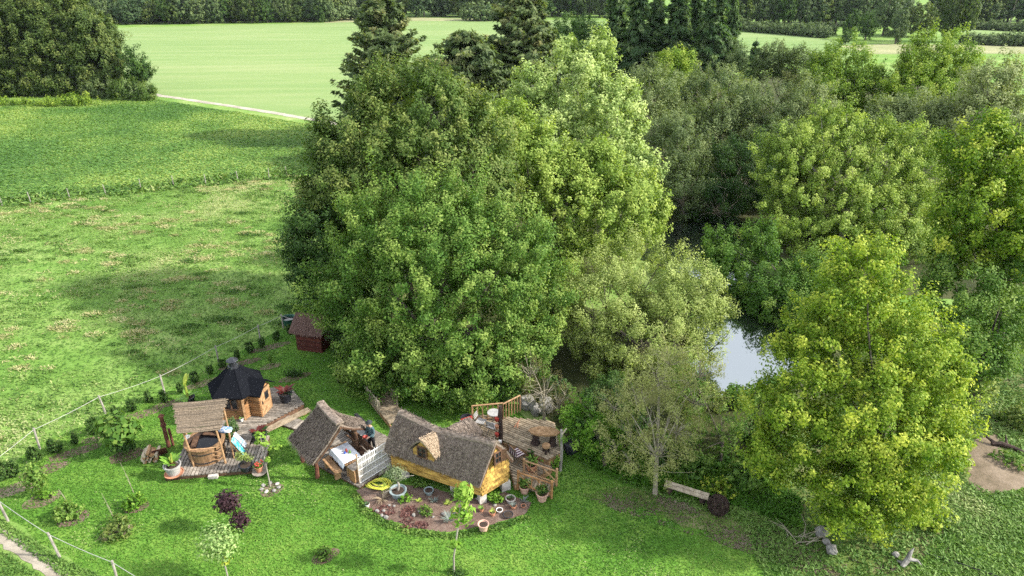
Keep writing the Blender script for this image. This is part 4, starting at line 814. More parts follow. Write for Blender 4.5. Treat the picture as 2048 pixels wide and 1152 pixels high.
for k in range(13):
    t = k / 12; p = dd * (-.75 + 1.5 * t); mb.box((p.x, p.y, .24 + .06 * t + .20 * math.sin(math.pi * t)), (.118, .92, .035), M=Matrix.Rotation(aa, 3, 'Z') @ Matrix.Rotation(-.42 * math.cos(math.pi * t), 3, 'Y'))
mb.build('boards', DECKW, ab); mb = MB()
for s in (-.4, .4): mb.tube([dd * (-.75 + 1.5 * k / 8) + Vector((-dd.y * s, dd.x * s, .20 + .06 * k / 8 + .19 * math.sin(math.pi * k / 8))) for k in range(9)], .03, 5)
mb.build('frame', BROWNW, ab)

# ------------------------------------------------------------------ hot tub deck
deck('tub_deck', 'grey timber deck under the wooden hot tub', [(-14.95, 23.2), (-10.75, 23.75), (-11.35, 26.1), (-13.9, 26.5), (-14.95, 25.6)], 0.22, math.radians(97), .15)
T0 = G(409, 881, 1.05); T0.z = .22; tub = thing('hot_tub', 'round wooden hot tub full of dark water on the timber deck', 'hot tub', T0)
mb = MB(); mb.lathe((0, 0, 0), [(.86, 0), (.92, .82), (.93, .84), (.98, .84), (.98, .88), (.80, .88), (.80, .62)], 40); mb.build('tub_wall', STAVE, tub)
mb = MB()
for z in (.16, .62): mb.lathe((0, 0, z), [(.875 + z * .065, -.02), (.893 + z * .065, -.02), (.893 + z * .065, .02), (.875 + z * .065, .02)], 40)
mb.build('band', METAL, tub)
mb = MB(); mb.lathe((0, 0, .70), [(.81, 0), (.01, .001)], 32); mb.build('water', simple('tub_water', (0.004, 0.004, 0.006), (0.008, 0.008, 0.010), 2, (1, 1, 1), .08, 0, spec=.2), tub)
mb = MB(); mb.box((-.52, 0, .74), (.26, .95, .05), .2); mb.box((.1, .62, .76), (.9, .2, .05), -.1); mb.build('bench', BROWNW, tub); mb = MB(); mb.lathe((0, 0, 0), [(.795, .60), (.795, .875), (.785, .875), (.785, .60)], 36); mb.build('liner', CHAR, tub)
hs = thing('headrest', 'white folded cushion lying on the left rim of the hot tub', 'cushion', T0 + Vector((-.8, .1, .88))); mb = MB(); mb.rock((0, 0, .06), .13, 3, (1, 1.3, .5), 6, .1); mb.build('cover', WHITEP, hs)
tw = thing('bath_towel', 'blue and white patterned towels heaped on the far right rim of the tub', 'towel', T0 + Vector((.72, .62, .88))); mb = MB(); mb.smooth = True; mb.rock((0, 0, .07), .26, 4, (1.2, .8, .45), 7, .4); mb.build('cloth', BLUEW, tw)
ts = thing('towel_rack', 'slatted rack draped with turquoise and blue towels right of the hot tub', 'rack', T0 + Vector((1.22, .12, 0)), .1)
mb = MB()
for s in (-.3, .3): mb.tube([(-.02, s, 0), (-.02, s, .95)], .03, 5); mb.tube([(.36, s, 0), (-.02, s, .9)], .03, 5)
for z in (.3, .6, .92): mb.tube([(.36 * (1 - z / .9) if z < .9 else 0, -.36, z), (.36 * (1 - z / .9) if z < .9 else 0, .36, z)], .022, 5)
mb.build('frame', TANW, ts)
for nm, y0, y1, mt, zz in (('towel', -.34, -.02, TURQ, .18), ('towel', .02, .33, BLUEW, .3)):
    mb = MB(); grid_slab(mb, lambda u, v, y0=y0, y1=y1, zz=zz: ((.40 * v + .03 + .02 * math.sin(u * 9)), y0 + (y1 - y0) * u, .97 - (.97 - zz) * v), 8, 10, .015, .015, 3); mb.build(nm, mt, ts)
tub.scale = (.88, .88, 1.0)
pg = thing('reed_pergola', 'four pole pergola with tilted reed roof and ladder rails over the hot tub', 'pergola', T0)
FL, FR, BL, BR = [Vector(p) - T0 for p in ((-13.95, 23.9, .22), (-12.66, 24.12, .22), (-14.75, 25.25, .22), (-12.98, 25.6, .22))]
tp = {0: FL + Vector((-.12, .02, 1.82)), 1: FR + Vector((-.10, .02, 1.85)), 2: BL + Vector((0, 0, 2.2)), 3: BR + Vector((0, 0, 2.2))}
for q, t in ((FL, tp[0]), (FR, tp[1]), (BL, tp[2]), (BR, tp[3])):
    mb = MB(); mb.tube([q, q.lerp(t, .5) + Vector((.02, 0, 0)), t], [.05, .045, .04], 7); mb.build('post', POLE, pg)
mb = MB()
for z in (.25, .45, .66, .9): a, b_ = FL.lerp(tp[0], z / 1.82), FR.lerp(tp[1], z / 1.85); mb.tube([a - (b_ - a) * .05, a.lerp(b_, .5) + Vector((0, 0, -.03)), b_ + (b_ - a) * .05], .026, 5)
mb.tube([tp[0] - Vector((.2, 0, 0)), tp[1] + Vector((.2, 0, 0))], .04, 6); mb.tube([tp[2] - Vector((.2, 0, 0)), tp[3] + Vector((.2, 0, 0))], .04, 6)
mb.tube([tp[0], tp[2]], .035, 6); mb.tube([tp[1], tp[3]], .035, 6); mb.build('rail', POLE, pg)
mb = MB(); rr = random.Random(7)
for k in range(46):
    t = k / 45 * 1.16 - .08; a = tp[0].lerp(tp[2], t) + Vector((-.22 + rr.uniform(-.08, .04), 0, .07 + rr.uniform(-.01, .02))); b_ = tp[1].lerp(tp[3], t) + Vector((.2 + rr.uniform(-.05, .08), 0, .07 + rr.uniform(-.01, .02)))
    mb.tube([a, a.lerp(b_, .5) + Vector((0, 0, -.03 + rr.uniform(-.01, .01))), b_], .022, 5)
mb.build('reed_roof', REED, pg)
sp_ = thing('stove_pipe', 'dark rusty stove pipe standing at the back left of the tub deck', 'stove pipe', G(338, 894, 0.0)); mb = MB(); mb.tube([(0, 0, 0), (0, 0, 1.2)], .09, 10); mb.tube([(.16, .1, 0), (.14, .1, .95)], .06, 8); mb.lathe((0, 0, 1.2), [(.13, 0), (.13, .06), (.09, .07), (.09, .5), (.14, .52), (.05, .62)], 10); mb.build('pipe', RUST, sp_)
fw = thing('firewood_stack', 'low pile of split pale firewood left of the hot tub deck', 'firewood', G(303, 918), .25); rr = random.Random(4)
for k in range(26):
    mb = MB(); x, z = rr.uniform(-.32, .32), .06 + .11 * (k // 6); mb.tube([(x, -.28 + rr.uniform(-.05, .05), z), (x + rr.uniform(-.05, .05), .28 + rr.uniform(-.05, .05), z + rr.uniform(-.02, .02))], rr.uniform(.05, .075), 5); mb.build('log', PALEW if k % 3 else TANW, fw)
fsheet = thing('rusty_sheet', 'rust brown metal sheet leaning on the firewood beside the grey pot', 'metal sheet', G(322, 915), .5); mb = MB(); mb.box((0, 0, .3), (.6, .03, .55), M=Matrix.Rotation(.5, 3, 'X')); mb.build('sheet', RUST, fsheet)
# pots of the two decks
def banana(m, z0, L, n, seed): blades(m, (0, 0, z0), n, L, .10, seed, 1.5, .9, 5)
potted('banana_pot', 'big light grey pot with a yellow-green banana plant on tub deck corner', G(341, 955, .22) + Vector((.05, .25, 0)), GREYPOT, .34, .5, [('leaf', lambda m: banana(m, .45, .62, 14, 3), PLEAF), ('stem', lambda m: (m.tube([(0, 0, .4), (.05, .03, 1.05)], [.06, .03], 6), m.tube([(-.05, .05, .4), (-.12, .1, .8)], [.04, .02], 6)), PYEL), ('red_leaf', lambda m: blades(m, (-.1, .1, .5), 3, .45, .11, 9, 1.1, .8), PRED)])
sc_ = thing('pot_saucer', 'terracotta saucer under the big light grey banana pot', 'saucer', G(341, 955, .22) + Vector((.05, .25, .002))); mb = MB(); mb.lathe((0, 0, 0), [(.36, 0), (.40, .05), (.37, .05), (.35, .02)], 20); mb.build('dish', TERRA, sc_)
potted('tall_banana', 'tall banana plant with one upright yellow leaf behind the reed pergola', G(375, 812) + Vector((0, .2, 0)), BLACKPOT, .32, .42, [('upright_leaf', lambda m: blades(m, (0, 0, 1.1), 4, .75, .12, 4, 3.2, .5, 5), PYEL), ('leaf', lambda m: blades(m, (0, 0, .42), 16, .6, .09, 6, .5, .9), PLEAF), ('stem', lambda m: m.tube([(0, 0, .35), (.02, 0, 1.25)], [.07, .045], 7), PYEL)])
potted('canna_pot', 'black pot of dark red canna on the right corner of the hut deck', G(573, 805, .32) + Vector((-.05, .12, 0)), BLACKPOT, .32, .52, [('leaf', lambda m: blades(m, (0, 0, .48), 13, .62, .10, 8, 1.3, .8, 5), PRED), ('green_leaf', lambda m: blades(m, (.1, 0, .48), 7, .42, .05, 12, .5, .6), PDARK)])
potted('canna_pot', 'black pot of dark bushy red-leaved plants beside the arched plank ramp', G(518, 884, .22) + Vector((.05, .1, 0)), BLACKPOT, .32, .42, [('leaf', lambda m: blades(m, (-.1, .05, .38), 14, .5, .09, 18, 1.2, .7, 5), PRED), ('green_leaf', lambda m: blades(m, (.1, 0, .38), 14, .5, .07, 22, .9, .7), PDARK)])
lp = potted('shrub_pot', 'wide low dark pot with a small sprawling shrub on the front tub deck', G(492, 943, .22) + Vector((-.02, .12, 0)), BLACKPOT, .29, .3, [('stem', lambda m: (m.tube([(0, 0, .25), (-.1, .1, .6), (-.28, .1, .85)], [.025, .02, .008], 5), m.tube([(0, 0, .25), (.1, .05, .55), (.3, .05, .75)], [.022, .016, .008], 5)), BARK)]); leafball(lp, (-.12, .06, .72), (.34, .26, .26), 210, .09, LM['willow'], 4); leafball(lp, (.18, .04, .62), (.26, .2, .2), 110, .09, LM['willow'], 5, name='foliage')
sh = thing('round_shelf', 'round grey board carrying the terracotta pot of red flowers', 'stand', G(518, 948, .12) + Vector((0, .1, 0))); sh.location.z = 0; mb = MB(); mb.lathe((0, 0, .14), [(.3, 0), (.32, .02), (.32, .05), (.01, .052)], 20); mb.tube([(0, 0, -.02), (0, 0, .15)], .07, 6); mb.build('board', DECKW, sh)
rp = potted('flower_pot', 'terracotta pot of red flowers on the round grey board', sh.location + Vector((0, 0, .195)), TERRA, .17, .27, [('flower', lambda m: [m.rock((random.Random(k).uniform(-.15, .17), random.Random(k + 50).uniform(-.14, .12), .40 + random.Random(k + 9).uniform(-.04, .1)), .045, k, (1, 1, .8), 4, .3) for k in range(11)], PFLW)]); leafball(rp, (0, 0, .34), (.22, .2, .12), 140, .08, LM['fresh'], 6)
blk = thing('concrete_block', 'pale concrete block propping the front edge of the tub deck', 'block', G(426, 958)); mb = MB(); mb.box((0, .08, .08), (.4, .2, .16), .12); mb.build('block', PALESTONE, blk)

# ------------------------------------------------------------------ thatched pavilion
PD = [G(598, 910, .15), G(720, 974, .15), G(795, 925, .15), G(800, 885, .15), G(742, 856, .15), G(690, 842, .15)]
deck('pavilion_deck', 'grey timber deck under the thatched pavilion and white lattice screen', PD, .15, math.atan2(1.52, 1.14), .13)
V0 = Vector((-7.9, 24.2, .15)); pav = thing('thatched_pavilion', 'open dining pavilion with a steep ragged thatched roof on rough posts', 'pavilion', V0)
R0, R1 = Vector((-8.30, 24.75, 3.0)), Vector((-7.12, 23.32, 2.92)); L0, L1 = Vector((-9.78, 24.36, 1.42)), Vector((-8.34, 22.82, 1.25)); E0, E1 = G(715, 836, 1.55), G(735, 851, 1.40)
def bil(a, b_, c, d, sag=0.1, bow=0.0):
    def f(u, v):
        p = a.lerp(b_, u).lerp(c.lerp(d, u), v); p = p - V0; p.z -= sag * math.sin(math.pi * v) + bow * math.sin(math.pi * u); return p
    return f
fl = bil(R0, R1, L0, L1, .05, .06); fr = bil(R0, R1, E0, E1, .16, .08)
mb = MB(); grid_slab(mb, fl, 22, 26, .12, .045, 2); straws(mb, fl, 2600, 3, .30, .013, .035); grid_slab(mb, fr, 22, 22, .12, .045, 5); straws(mb, fr, 1500, 4, .30, .013, .03)
rg = lambda u, v: R0.lerp(R1, u) - V0 + Vector((-.16 * math.cos(math.pi * v) * .8, -.12 * math.cos(math.pi * v), .03 + .05 * math.sin(math.pi * v) - .06 * math.sin(math.pi * u)))
grid_slab(mb, rg, 18, 6, .08, .03, 9); mb.build('thatched_roof', THATCH, pav)
pp = [Vector((-8.38, 23.25, 0)), Vector((-9.30, 24.30, 0)), Vector((-6.9, 24.55, 0)), Vector((-7.2, 25.2, 0))]; pt = [1.12, 1.20, 1.55, 1.5]
for q, h in zip(pp, pt):
    mb = MB(); b0 = q - V0; b0.z = 0; mb.tube([b0, b0 + Vector((.03, .02, h * .5)), b0 + Vector((0, 0, h))], [.10, .085, .08], 7); t = Vector((-7.75, 24.05, 0)) - V0; t.z = 2.3; mb.tube([b0 + Vector((0, 0, h * .55)), (b0 + Vector((0, 0, h * .55))).lerp(t, .42)], .045, 5); mb.build('post', RUST if q.x < -8 else BROWNW, pav)
mb = MB()
for a, b_ in ((L0.lerp(R0, .12), L1.lerp(R1, .12)), (E0.lerp(R0, .1), E1.lerp(R1, .1)), (R0, R1), (L1.lerp(R1, .1), R1), (E1.lerp(R1, .1), R1), (L0.lerp(R0, .1), R0), (E0.lerp(R0, .1), R0)): mb.tube([a - V0 - Vector((0, 0, .2)), a.lerp(b_, .5) - V0 - Vector((0, 0, .26)), b_ - V0 - Vector((0, 0, .2))], .05, 6)
mb.build('rafter', BROWNW, pav)
ta = math.atan2(-1.43, 1.18); TB = Vector((-7.25, 23.98, .15)); tbl = thing('dining_table', 'long rustic dining table on rough legs under the pavilion roof', 'table', TB, ta)
mb = MB(); [mb.box((0, -.32 + .16 * k, .72), (1.5, .15, .045)) for k in range(5)]; mb.build('tabletop', TANW, tbl)
for sx in (-.6, .6):
    for sy in (-.25, .25): mb = MB(); mb.tube([(sx, sy, 0), (sx * .93, sy * .9, .7)], [.065, .05], 6); mb.build('leg', TANW, tbl)
clo = tag(MB().build('tablecloth', CLOTH), 'pale blue-white cloth spread over the rustic dining table', 'tablecloth'); COL.objects.unlink(clo); bpy.data.objects.remove(clo)
mb = MB(); mb.smooth = True
grid_slab(mb, lambda u, v: ((u - .5) * 1.34, (v - .5) * .98, .762 - (.22 + .05 * math.sin(u * 17)) * max(0, (abs(v - .5) - .42) / .08) ** 1.2 - .10 * max(0, (abs(u - .5) - .46) / .04)), 26, 26, .006, .004, 2)
clo = mb.build('tablecloth', CLOTH); clo.location = TB + Vector((0, 0, .0)); clo.rotation_euler = (0, 0, ta); tag(clo, 'pale blue-white cloth spread over the rustic dining table', 'tablecloth')
for k, (x, y, mt, lb, h) in enumerate([(-.02, .05, REDP, 'red bottle standing on the pale tablecloth', .17), (.16, .12, PLEAF, 'green bottle beside the red one on the tablecloth', .16), (.05, -.06, simple('blue_glass', (.03, .06, .3), (.05, .1, .4)), 'small blue jar in front of the bottles on the tablecloth', .1)]):
    M_ = Matrix.Rotation(ta, 3, 'Z') @ Vector((x, y, .772)); mb = MB(); mb.lathe((0, 0, 0), [(.045, 0), (.05, .02), (.05, h * .6), (.02, h * .78), (.02, h)], 10); o = mb.build('bottle' if h > .12 else 'jar', mt, None, TB + M_); tag(o, lb, 'bottle' if h > .12 else 'jar')
def bench(name, label, loc, rz, L, back, mat, legm):
    r_ = thing(name, label, 'bench', loc, rz); mb = MB(); mb.box((0, 0, .42), (L, .32, .06)); mb.build('seat', mat, r_)
    for s in (-1, 1): mb = MB(); mb.box((s * L * .38, 0, .2), (.09, .26, .38)); mb.build('leg', legm, r_)
    if back: mb = MB(); mb.box((0, .2, .72), (L, .06, .34), M=Matrix.Rotation(-.18, 3, 'X')); [mb.box((s * L * .4, .17, .55), (.07, .06, .5)) for s in (-1, 1)]; mb.build('backrest', mat, r_)
    return r_
bench('backed_bench', 'dark brown bench with backrest on the far side of the dining table', TB + Vector((.55, .52, 0)), ta, 1.5, True, BROWNW, BROWNW)
bench('log_bench', 'backless pale wooden bench on the near side of the dining table', TB + Vector((-.52, -.44, 0)), ta, 1.25, False, TANW, TANW)
for k, (px, py, lb) in enumerate([(663, 927, 'log stool nearest the front edge of the pavilion deck'), (680, 921, 'log stool beside the near end of the dining table')]):
    r_ = thing('log_stool', lb, 'stool', G(px, py, .15), .4 + k, 'log stools by the dining table'); mb = MB(); mb.lathe((0, 0, 0), [(.17, 0), (.15, .2), (.16, .38), (.01, .39)], 10, (1.25, 1)); mb.build('trunk_section', POLE, r_)
sf = thing('garden_sofa', 'black garden sofa behind the brown bench at the pavilion back', 'sofa', G(716, 882, .15) + Vector((0, .25, 0)), ta); mb = MB(); mb.box((0, 0, .25), (1.5, .6, .26)); mb.build('base', BLACKF, sf)
mb = MB(); mb.box((0, .3, .58), (1.5, .14, .5)); mb.build('backrest', BLACKF, sf)
for s in (-.7, .7): mb = MB(); mb.box((s, -.04, .42), (.12, .58, .3)); mb.build('armrest', BLACKF, sf)
mb = MB(); mb.box((0, -.05, .41), (1.2, .5, .08)); mb.build('cushion', GREYPOT, sf)
# lattice screen and cabinet
sa_, sb = Vector((-6.47, 22.86, .15)), Vector((-5.40, 24.05, .15)); lat = thing('lattice_screen', 'white cane lattice screen between the pavilion and the yellow cottage', 'screen', sa_); dv = sb - sa_; rr = random.Random(11); HS = 1.32
mb = MB()
for k in range(38): t = k / 37; p = dv * t; mb.tube([p + Vector((0, 0, rr.uniform(0, .06))), p + dv * rr.uniform(-.012, .012) + Vector((0, 0, HS + rr.uniform(-.06, .1)))], rr.uniform(.008, .014), 4)
mb.build('canes', WHITEP, lat); mb = MB()
for z in (.05, .38, .72, 1.02, HS - .02): mb.tube([Vector((.02, -.02, z)), dv + Vector((.02, -.02, z + .02))], .018, 5)
mb.build('crossbar', WHITEP, lat)
for t in (0, 1): mb = MB(); mb.tube([dv * t + Vector((-.02, .03, -.15)), dv * t + Vector((-.02, .03, HS + (.2 if t == 0 else .05)))], .04, 6); mb.build('post', POLE, lat)
cb = thing('wooden_cabinet', 'orange-brown wooden cabinet behind the left end of the lattice screen', 'cabinet', G(711, 962, .15) + Vector((.05, .12, 0)), .84); mb = MB(); mb.box((0, 0, .36), (.5, .36, .68)); mb.build('body', LOGW, cb); mb = MB(); mb.box((0, 0, .72), (.58, .42, .04)); mb.build('top', DECKW, cb); mb = MB(); [mb.box((s, -.195, .37), (.225, .03, .58)) for s in (-.12, .12)]; d_ = mb.build('door', TANW, cb)
# footbridge behind
fa, fb = G(752, 788, .25), G(800, 846, .25); dv = (fb - fa); L = dv.length; ux = dv.normalized(); uy = Vector((-ux.y, ux.x, 0)); fbz = thing('footbridge', 'plank footbridge with twig railings between the pavilion and the pond trees', 'footbridge', (fa.x, fa.y, 0)); mb = MB(); an = math.atan2(ux.y, ux.x)
for k in range(int(L / .15)): p = ux * (k * .15); mb.box((p.x, p.y, .28), (.128, .95, .04), an + rr.uniform(-.02, .02))
mb.build('boards', DECKY, fbz); mb = MB()
for s in (-.5, .5):
    mb.beam(uy * s * .9 + Vector((0, 0, .14)), ux * L + uy * s * .9 + Vector((0, 0, .14)), .06, .18)
mb.build('frame', TANW, fbz)
for s in (-.5, .5):
    mb = MB()
    for k in range(9): p = ux * (k * .2) + uy * s; mb.tube([p + Vector((0, 0, .1)), p + ux * rr.uniform(-.1, .1) + Vector((0, 0, .95 + rr.uniform(-.15, .1)))], .028, 5)
    mb.tube([uy * s + Vector((0, 0, .85)), ux * .8 + uy * s + Vector((0, 0, .93)), ux * 1.7 + uy * s + Vector((0, 0, .85))], .03, 5); mb.build('railing', TWIG, fbz)

# ------------------------------------------------------------------ yellow cottage
A0 = Vector((-5.2, 23.6, 0)); U = Vector((3.95, -1.83, 0)); LU = U.length; U.normalize(); Wv = Vector((1.12, 1.02, 0)); LW = Wv.length; Wv.normalize()
cot = thing('yellow_cottage', 'tiny yellow wooden cottage with a sagging brown thatched roof', 'cottage', A0)
def K(s, t, z): return U * s + Wv * t + Vector((0, 0, z))
zb = .45; el0, el1 = 1.46, 1.16
mb = MB(); rr = random.Random(2); nb = 8
for k in range(nb):                                                    # long wall of lapped boards
    a, b_ = k / nb, (k + 1) / nb - .012
    for s0, s1 in ((0, LU),):
        z = lambda s, f: zb + (el0 + (el1 - el0) * s / LU + .18 - zb) * f
        o = -.018 * (k % 2) - .004 * k; vs = [K(s0, o, z(s0, a)), K(s1, o, z(s1, a)), K(s1, o + .0, z(s1, b_)), K(s0, o, z(s0, b_))]; vs += [v + Wv * .05 for v in vs]; mb.add(vs, [(0, 1, 2, 3), (7, 6, 5, 4), (0, 4, 5, 1), (1, 5, 6, 2), (2, 6, 7, 3), (3, 7, 4, 0)])
mb.build('long_wall', YELW, cot)
mb = MB(); apex = 2.62; zl, zr = el1 + .15, 1.52
def ztop(t): return zl + (apex - zl) * (t / (LW / 2)) if t < LW / 2 else zr + (apex - zr) * ((LW - t) / (LW / 2))
nbd = 15
for k in range(nbd):                                                   # gable of vertical boards
    t0, t1 = LW * k / nbd, LW * (k + 1) / nbd - .008; o = .012 * (k % 2)
    vs = [K(LU + o, t0, zb - .02), K(LU + o, t1, zb - .02), K(LU + o, t1, ztop(t1) - .05), K(LU + o, t0, ztop(t0) - .05)]; vs += [v - U * .05 for v in vs]; mb.add(vs, [(0, 1, 2, 3), (7, 6, 5, 4), (0, 4, 5, 1), (1, 5, 6, 2), (2, 6, 7, 3), (3, 7, 4, 0)])
for k in range(6):                                                      # shingle courses on the lower half
    z0 = zb + .0 + k * .15
    for j in range(9):
        t0 = LW * (j + (.5 if k % 2 else 0)) / 9.5; t1 = min(LW, t0 + LW / 9.5 - .012)
        if t1 - t0 > .03: vs = [K(LU + .045, t0, z0), K(LU + .045, t1, z0 + rr.uniform(-.012, .012)), K(LU + .022, t1, z0 + .17), K(LU + .022, t0, z0 + .17)]; mb.add(vs, [(0, 1, 2, 3)])
mb.build('gable_wall', YELW, cot)
mb = MB(); mb.add([K(0, 0, zb), K(0, LW, zb), K(0, LW, 1.5), K(0, LW / 2, 2.7), K(0, 0, 1.6)], [(0, 1, 2, 3, 4)]); mb.add([K(0, LW, zb), K(LU, LW, zb), K(LU, LW, 1.5), K(0, LW, 1.5)], [(0, 1, 2, 3)]); mb.add([K(.02, .03, zb + .01), K(LU - .02, .03, zb + .01), K(LU - .02, LW - .03, zb + .01), K(.02, LW - .03, zb + .01)], [(3, 2, 1, 0)]); mb.build('back_wall', YELW, cot)
def roofL(u, v):
    s = -.12 + (LU + .19) * u; rz = 2.92 - .15 * u - .14 * math.sin(math.pi * u) + .08 * math.cos(u * 7); ez = el0 + (el1 - el0) * u - .02; t = LW / 2 - (LW / 2 + .16) * v
    return K(s + .10 * math.sin(v * 3) * (u - .5), t, rz + (ez - rz) * v + .13 * math.sin(math.pi * v))
def roofR(u, v):
    s = -.12 + (LU + .19) * u; rz = 2.92 - .15 * u - .14 * math.sin(math.pi * u) + .08 * math.cos(u * 7); t = LW / 2 + (LW / 2 + .16) * v
    return K(s, t, rz + (1.46 - rz) * v + .10 * math.sin(math.pi * v))
mb = MB(); grid_slab(mb, roofL, 46, 24, .13, .045, 3); straws(mb, roofL, 4200, 8, .26, .012, .03); grid_slab(mb, roofR, 46, 18, .13, .045, 6); straws(mb, roofR, 1800, 9, .26, .012, .03)
grid_slab(mb, lambda u, v: (Vector(roofL(u, .0)) + Wv * (v - .5) * .34 + Vector((0, 0, .03 - .5 * (v - .5) ** 2))), 40, 5, .08, .03, 4)
cr_ = mb.build('thatched_roof', THATCH, cot)
bg = MB()
for (p, q) in ((roofL(1, 0), roofL(1, 1)), (roofR(1, 0), roofR(1, 1))): p, q = Vector(p) - Vector((0, 0, .16)) - U * .03, Vector(q) - Vector((0, 0, .14)) - U * .03; bg.beam(p, q, .05, .12)
bg.build('bargeboard', BROWNW, cot)
def window(parent, c, ax, up, nrm, w, h, bars=2, mat=None):
    mb = MB(); c = Vector(c); ax = Vector(ax).normalized(); up = Vector(up).normalized(); M_ = Matrix((ax, nrm, up)).transposed()
    for s in (-1, 1): mb.box(c + ax * s * w / 2, (.05, .07, h + .05), M=M_); mb.box(c + up * s * h / 2, (w - .05, .066, .05), M=M_)
    for k in range(1, bars): mb.box(c + ax * (w * k / bars - w / 2), (.025, .05, h - .05), M=M_)
    mb.box(c, (w - .05, .046, .025), M=M_); o = mb.build('window', mat or BROWNW, parent); m2 = MB(); m2.box(c - nrm * .02, (w - .06, .02, h - .06), M=M_); m2.build('pane', GLASSD, o); return o
wg = window(cot, K(LU + .05, LW * .56, 1.98), Wv, (0, 0, 1), U, .36, .56)
for s, a in ((-1, 0.9), (1, -0.5)): shm = MB(); c = K(LU + .12, LW * .56 + s * .27, 1.98); shm.box(c, (.03, .2, .56), math.atan2(Wv.y, Wv.x) - 1.57 + a); shm.build('shutter', BROWNW, cot)
# dormer
ds0, ds1 = 1.22, 2.22; dm = (ds0 + ds1) / 2; dz0, dza, tF = 1.50, 2.42, -.06
mb = MB(); f5 = [K(ds0, tF, dz0 - .12), K(ds1, tF, dz0 - .18), K(ds1, tF, dz0 + .36), K(dm, tF, dza), K(ds0, tF, dz0 + .36)]; b5 = [v + Wv * .5 for v in f5]; mb.add(f5 + b5, [(0, 1, 2, 3, 4), (1, 6, 7, 2), (0, 4, 9, 5)]); dmw = mb.build('dormer', YELW, cot)
window(dmw, K(dm - .02, tF - .03, dz0 + .33), U, (0, 0, 1), -(Wv - U * Wv.dot(U)).normalized(), .42, .52)
for side, mt in ((1, NEWTHATCH), (-1, THATCH)):
    def fd(u, v, side=side): return K(dm + side * .64 * v, tF - .12 + .85 * u, dza + .10 - .66 * v + .08 * math.sin(math.pi * v))
    mb = MB(); grid_slab(mb, fd, 10, 12, .09, .03, 5); straws(mb, fd, 500, 6, .2, .012, .02); mb.build('dormer_thatch', mt, dmw)
# porch roof on the far side, hatch, piers
for side in (1, -1):
    def fp(u, v, side=side): return K(1.75 + side * .62 * v, LW - .25 + 1.15 * u, 2.38 - .55 * v + .06 * math.sin(math.pi * v))
    mb = MB(); grid_slab(mb, fp, 12, 10, .10, .04, 7); straws(mb, fp, 450, 12, .24, .012, .02); mb.build('porch_thatch', THATCH, cot)
for s in (1.3, 2.2): mb = MB(); mb.tube([K(s, LW + .78, .36), K(s, LW + .78, 1.98)], .045, 6); mb.build('porch_post', POLE, cot)
for s, t, r in ((.5, .15, .2), (3.0, .1, .2), (LU - .15, .2, .2), (LU - .1, LW - .12, .26), (1.2, LW - .2, .2), (2.6, LW - .2, .2)):
    mb = MB(); q = K(s, t, .2); mb.box(q, (r * 1.5, r * 1.5, .5), .4); mb.build('pier', PALESTONE, cot)
pc = thing('red_chequered_chair', 'red and white chequered deck chair peeping over the cottage ridge', 'chair', A0 + K(1.25, LW + 1.35, .7), .5); mb = MB(); mb.box((0, .1, .95), (.55, .05, .55), M=Matrix.Rotation(-.3, 3, 'X')); mb.build('backrest', REDP, pc); mb = MB(); mb.box((0, -.2, .42), (.55, .5, .05)); mb.build('seat', REDP, pc)
for sx in (-.25, .25):
    for sy in (-.4, .05): mb = MB(); mb.tube([(sx, sy, 0), (sx, sy, .45 if sy < 0 else 1.0)], .025, 5); mb.build('leg', BROWNW, pc)

# ------------------------------------------------------------------ the big deck by the pond
UD = [G(935, 856, .7), G(958, 828, .7), G(1108, 842, .7), G(1122, 905, .7), G(1098, 918, .7)]
deck('pond_deck', 'big raised warm-toned timber deck between the yellow cottage and the pond', UD, .7, math.atan2(-2.37, 3.57), .13, .05, DECKY)
LD = [G(930, 868, .35), G(1005, 895, .35), G(1105, 934, .35), G(1062, 962, .35), G(1030, 968, .35), G(1020, 935, .35), G(990, 915, .35), G(925, 880, .35)]
deck('lower_deck', 'narrow lower timber deck along the gable side of the yellow cottage', LD, .35, math.atan2(-2.37, 3.57), .13, .05, DECKY)
ra, rb = G(1042, 958, .33), G(1108, 982, .08); rv = rb - ra; un = Vector((rv.x, rv.y, 0)).normalized(); up_ = Vector((-un.y, un.x, 0)); rmp = thing('railed_ramp', 'little plank ramp with peeled pole railings down to the lawn', 'ramp', (ra.x, ra.y, 0)); hw = .40
mb = MB(); n = int(rv.length / .13)
for k in range(n): t = k / n; p = Vector((rv.x * t, rv.y * t, .34 - .24 * t)); mb.box(p, (.115, hw * 2 + .06, .04), math.atan2(un.y, un.x))
mb.build('boards', DECKY, rmp)
for s in (-1, 1):
    mb = MB(); e0 = up_ * s * hw; e1 = Vector((rv.x, rv.y, 0)) + up_ * s * hw
    for q, z0, z1 in ((e0, .1, 1.1), (e1, -.1, .95)): mb.tube([q + Vector((0, 0, z0)), q + Vector((0, 0, z1))], .055, 7)
    mb.tube([e0 + Vector((0, 0, 1.0)), e1 + Vector((0, 0, .8))], .038, 6); mb.tube([e0 + Vector((0, 0, .42)), e1 + Vector((0, 0, .2))], .034, 6)
    for k in range(1, 5): q = e0.lerp(e1, k / 5); mb.tube([q + Vector((0, 0, .38 - .2 * k / 5)), q + Vector((0, 0, 1.0 - .2 * k / 5))], .022, 5)
    mb.tube([e0 + Vector((0, 0, .95)), e0.lerp(e1, .45) + Vector((0, 0, .32))], .03, 5); mb.tube([e0.lerp(e1, .55) + Vector((0, 0, .85)), e1 + Vector((0, 0, .25))], .03, 5); mb.build('railing', LOGW if s < 0 else POLE, rmp)
rl = thing('deck_railing', 'pale pole railing along the back left edge of the pond deck', 'railing', G(945, 842, .7)); o0 = rl.location
def rel(px, py, z): return G(px, py, .7) - o0 + Vector((0, 0, z))
mb = MB(); pts = [(945, 842), (1006, 838), (1040, 822)]
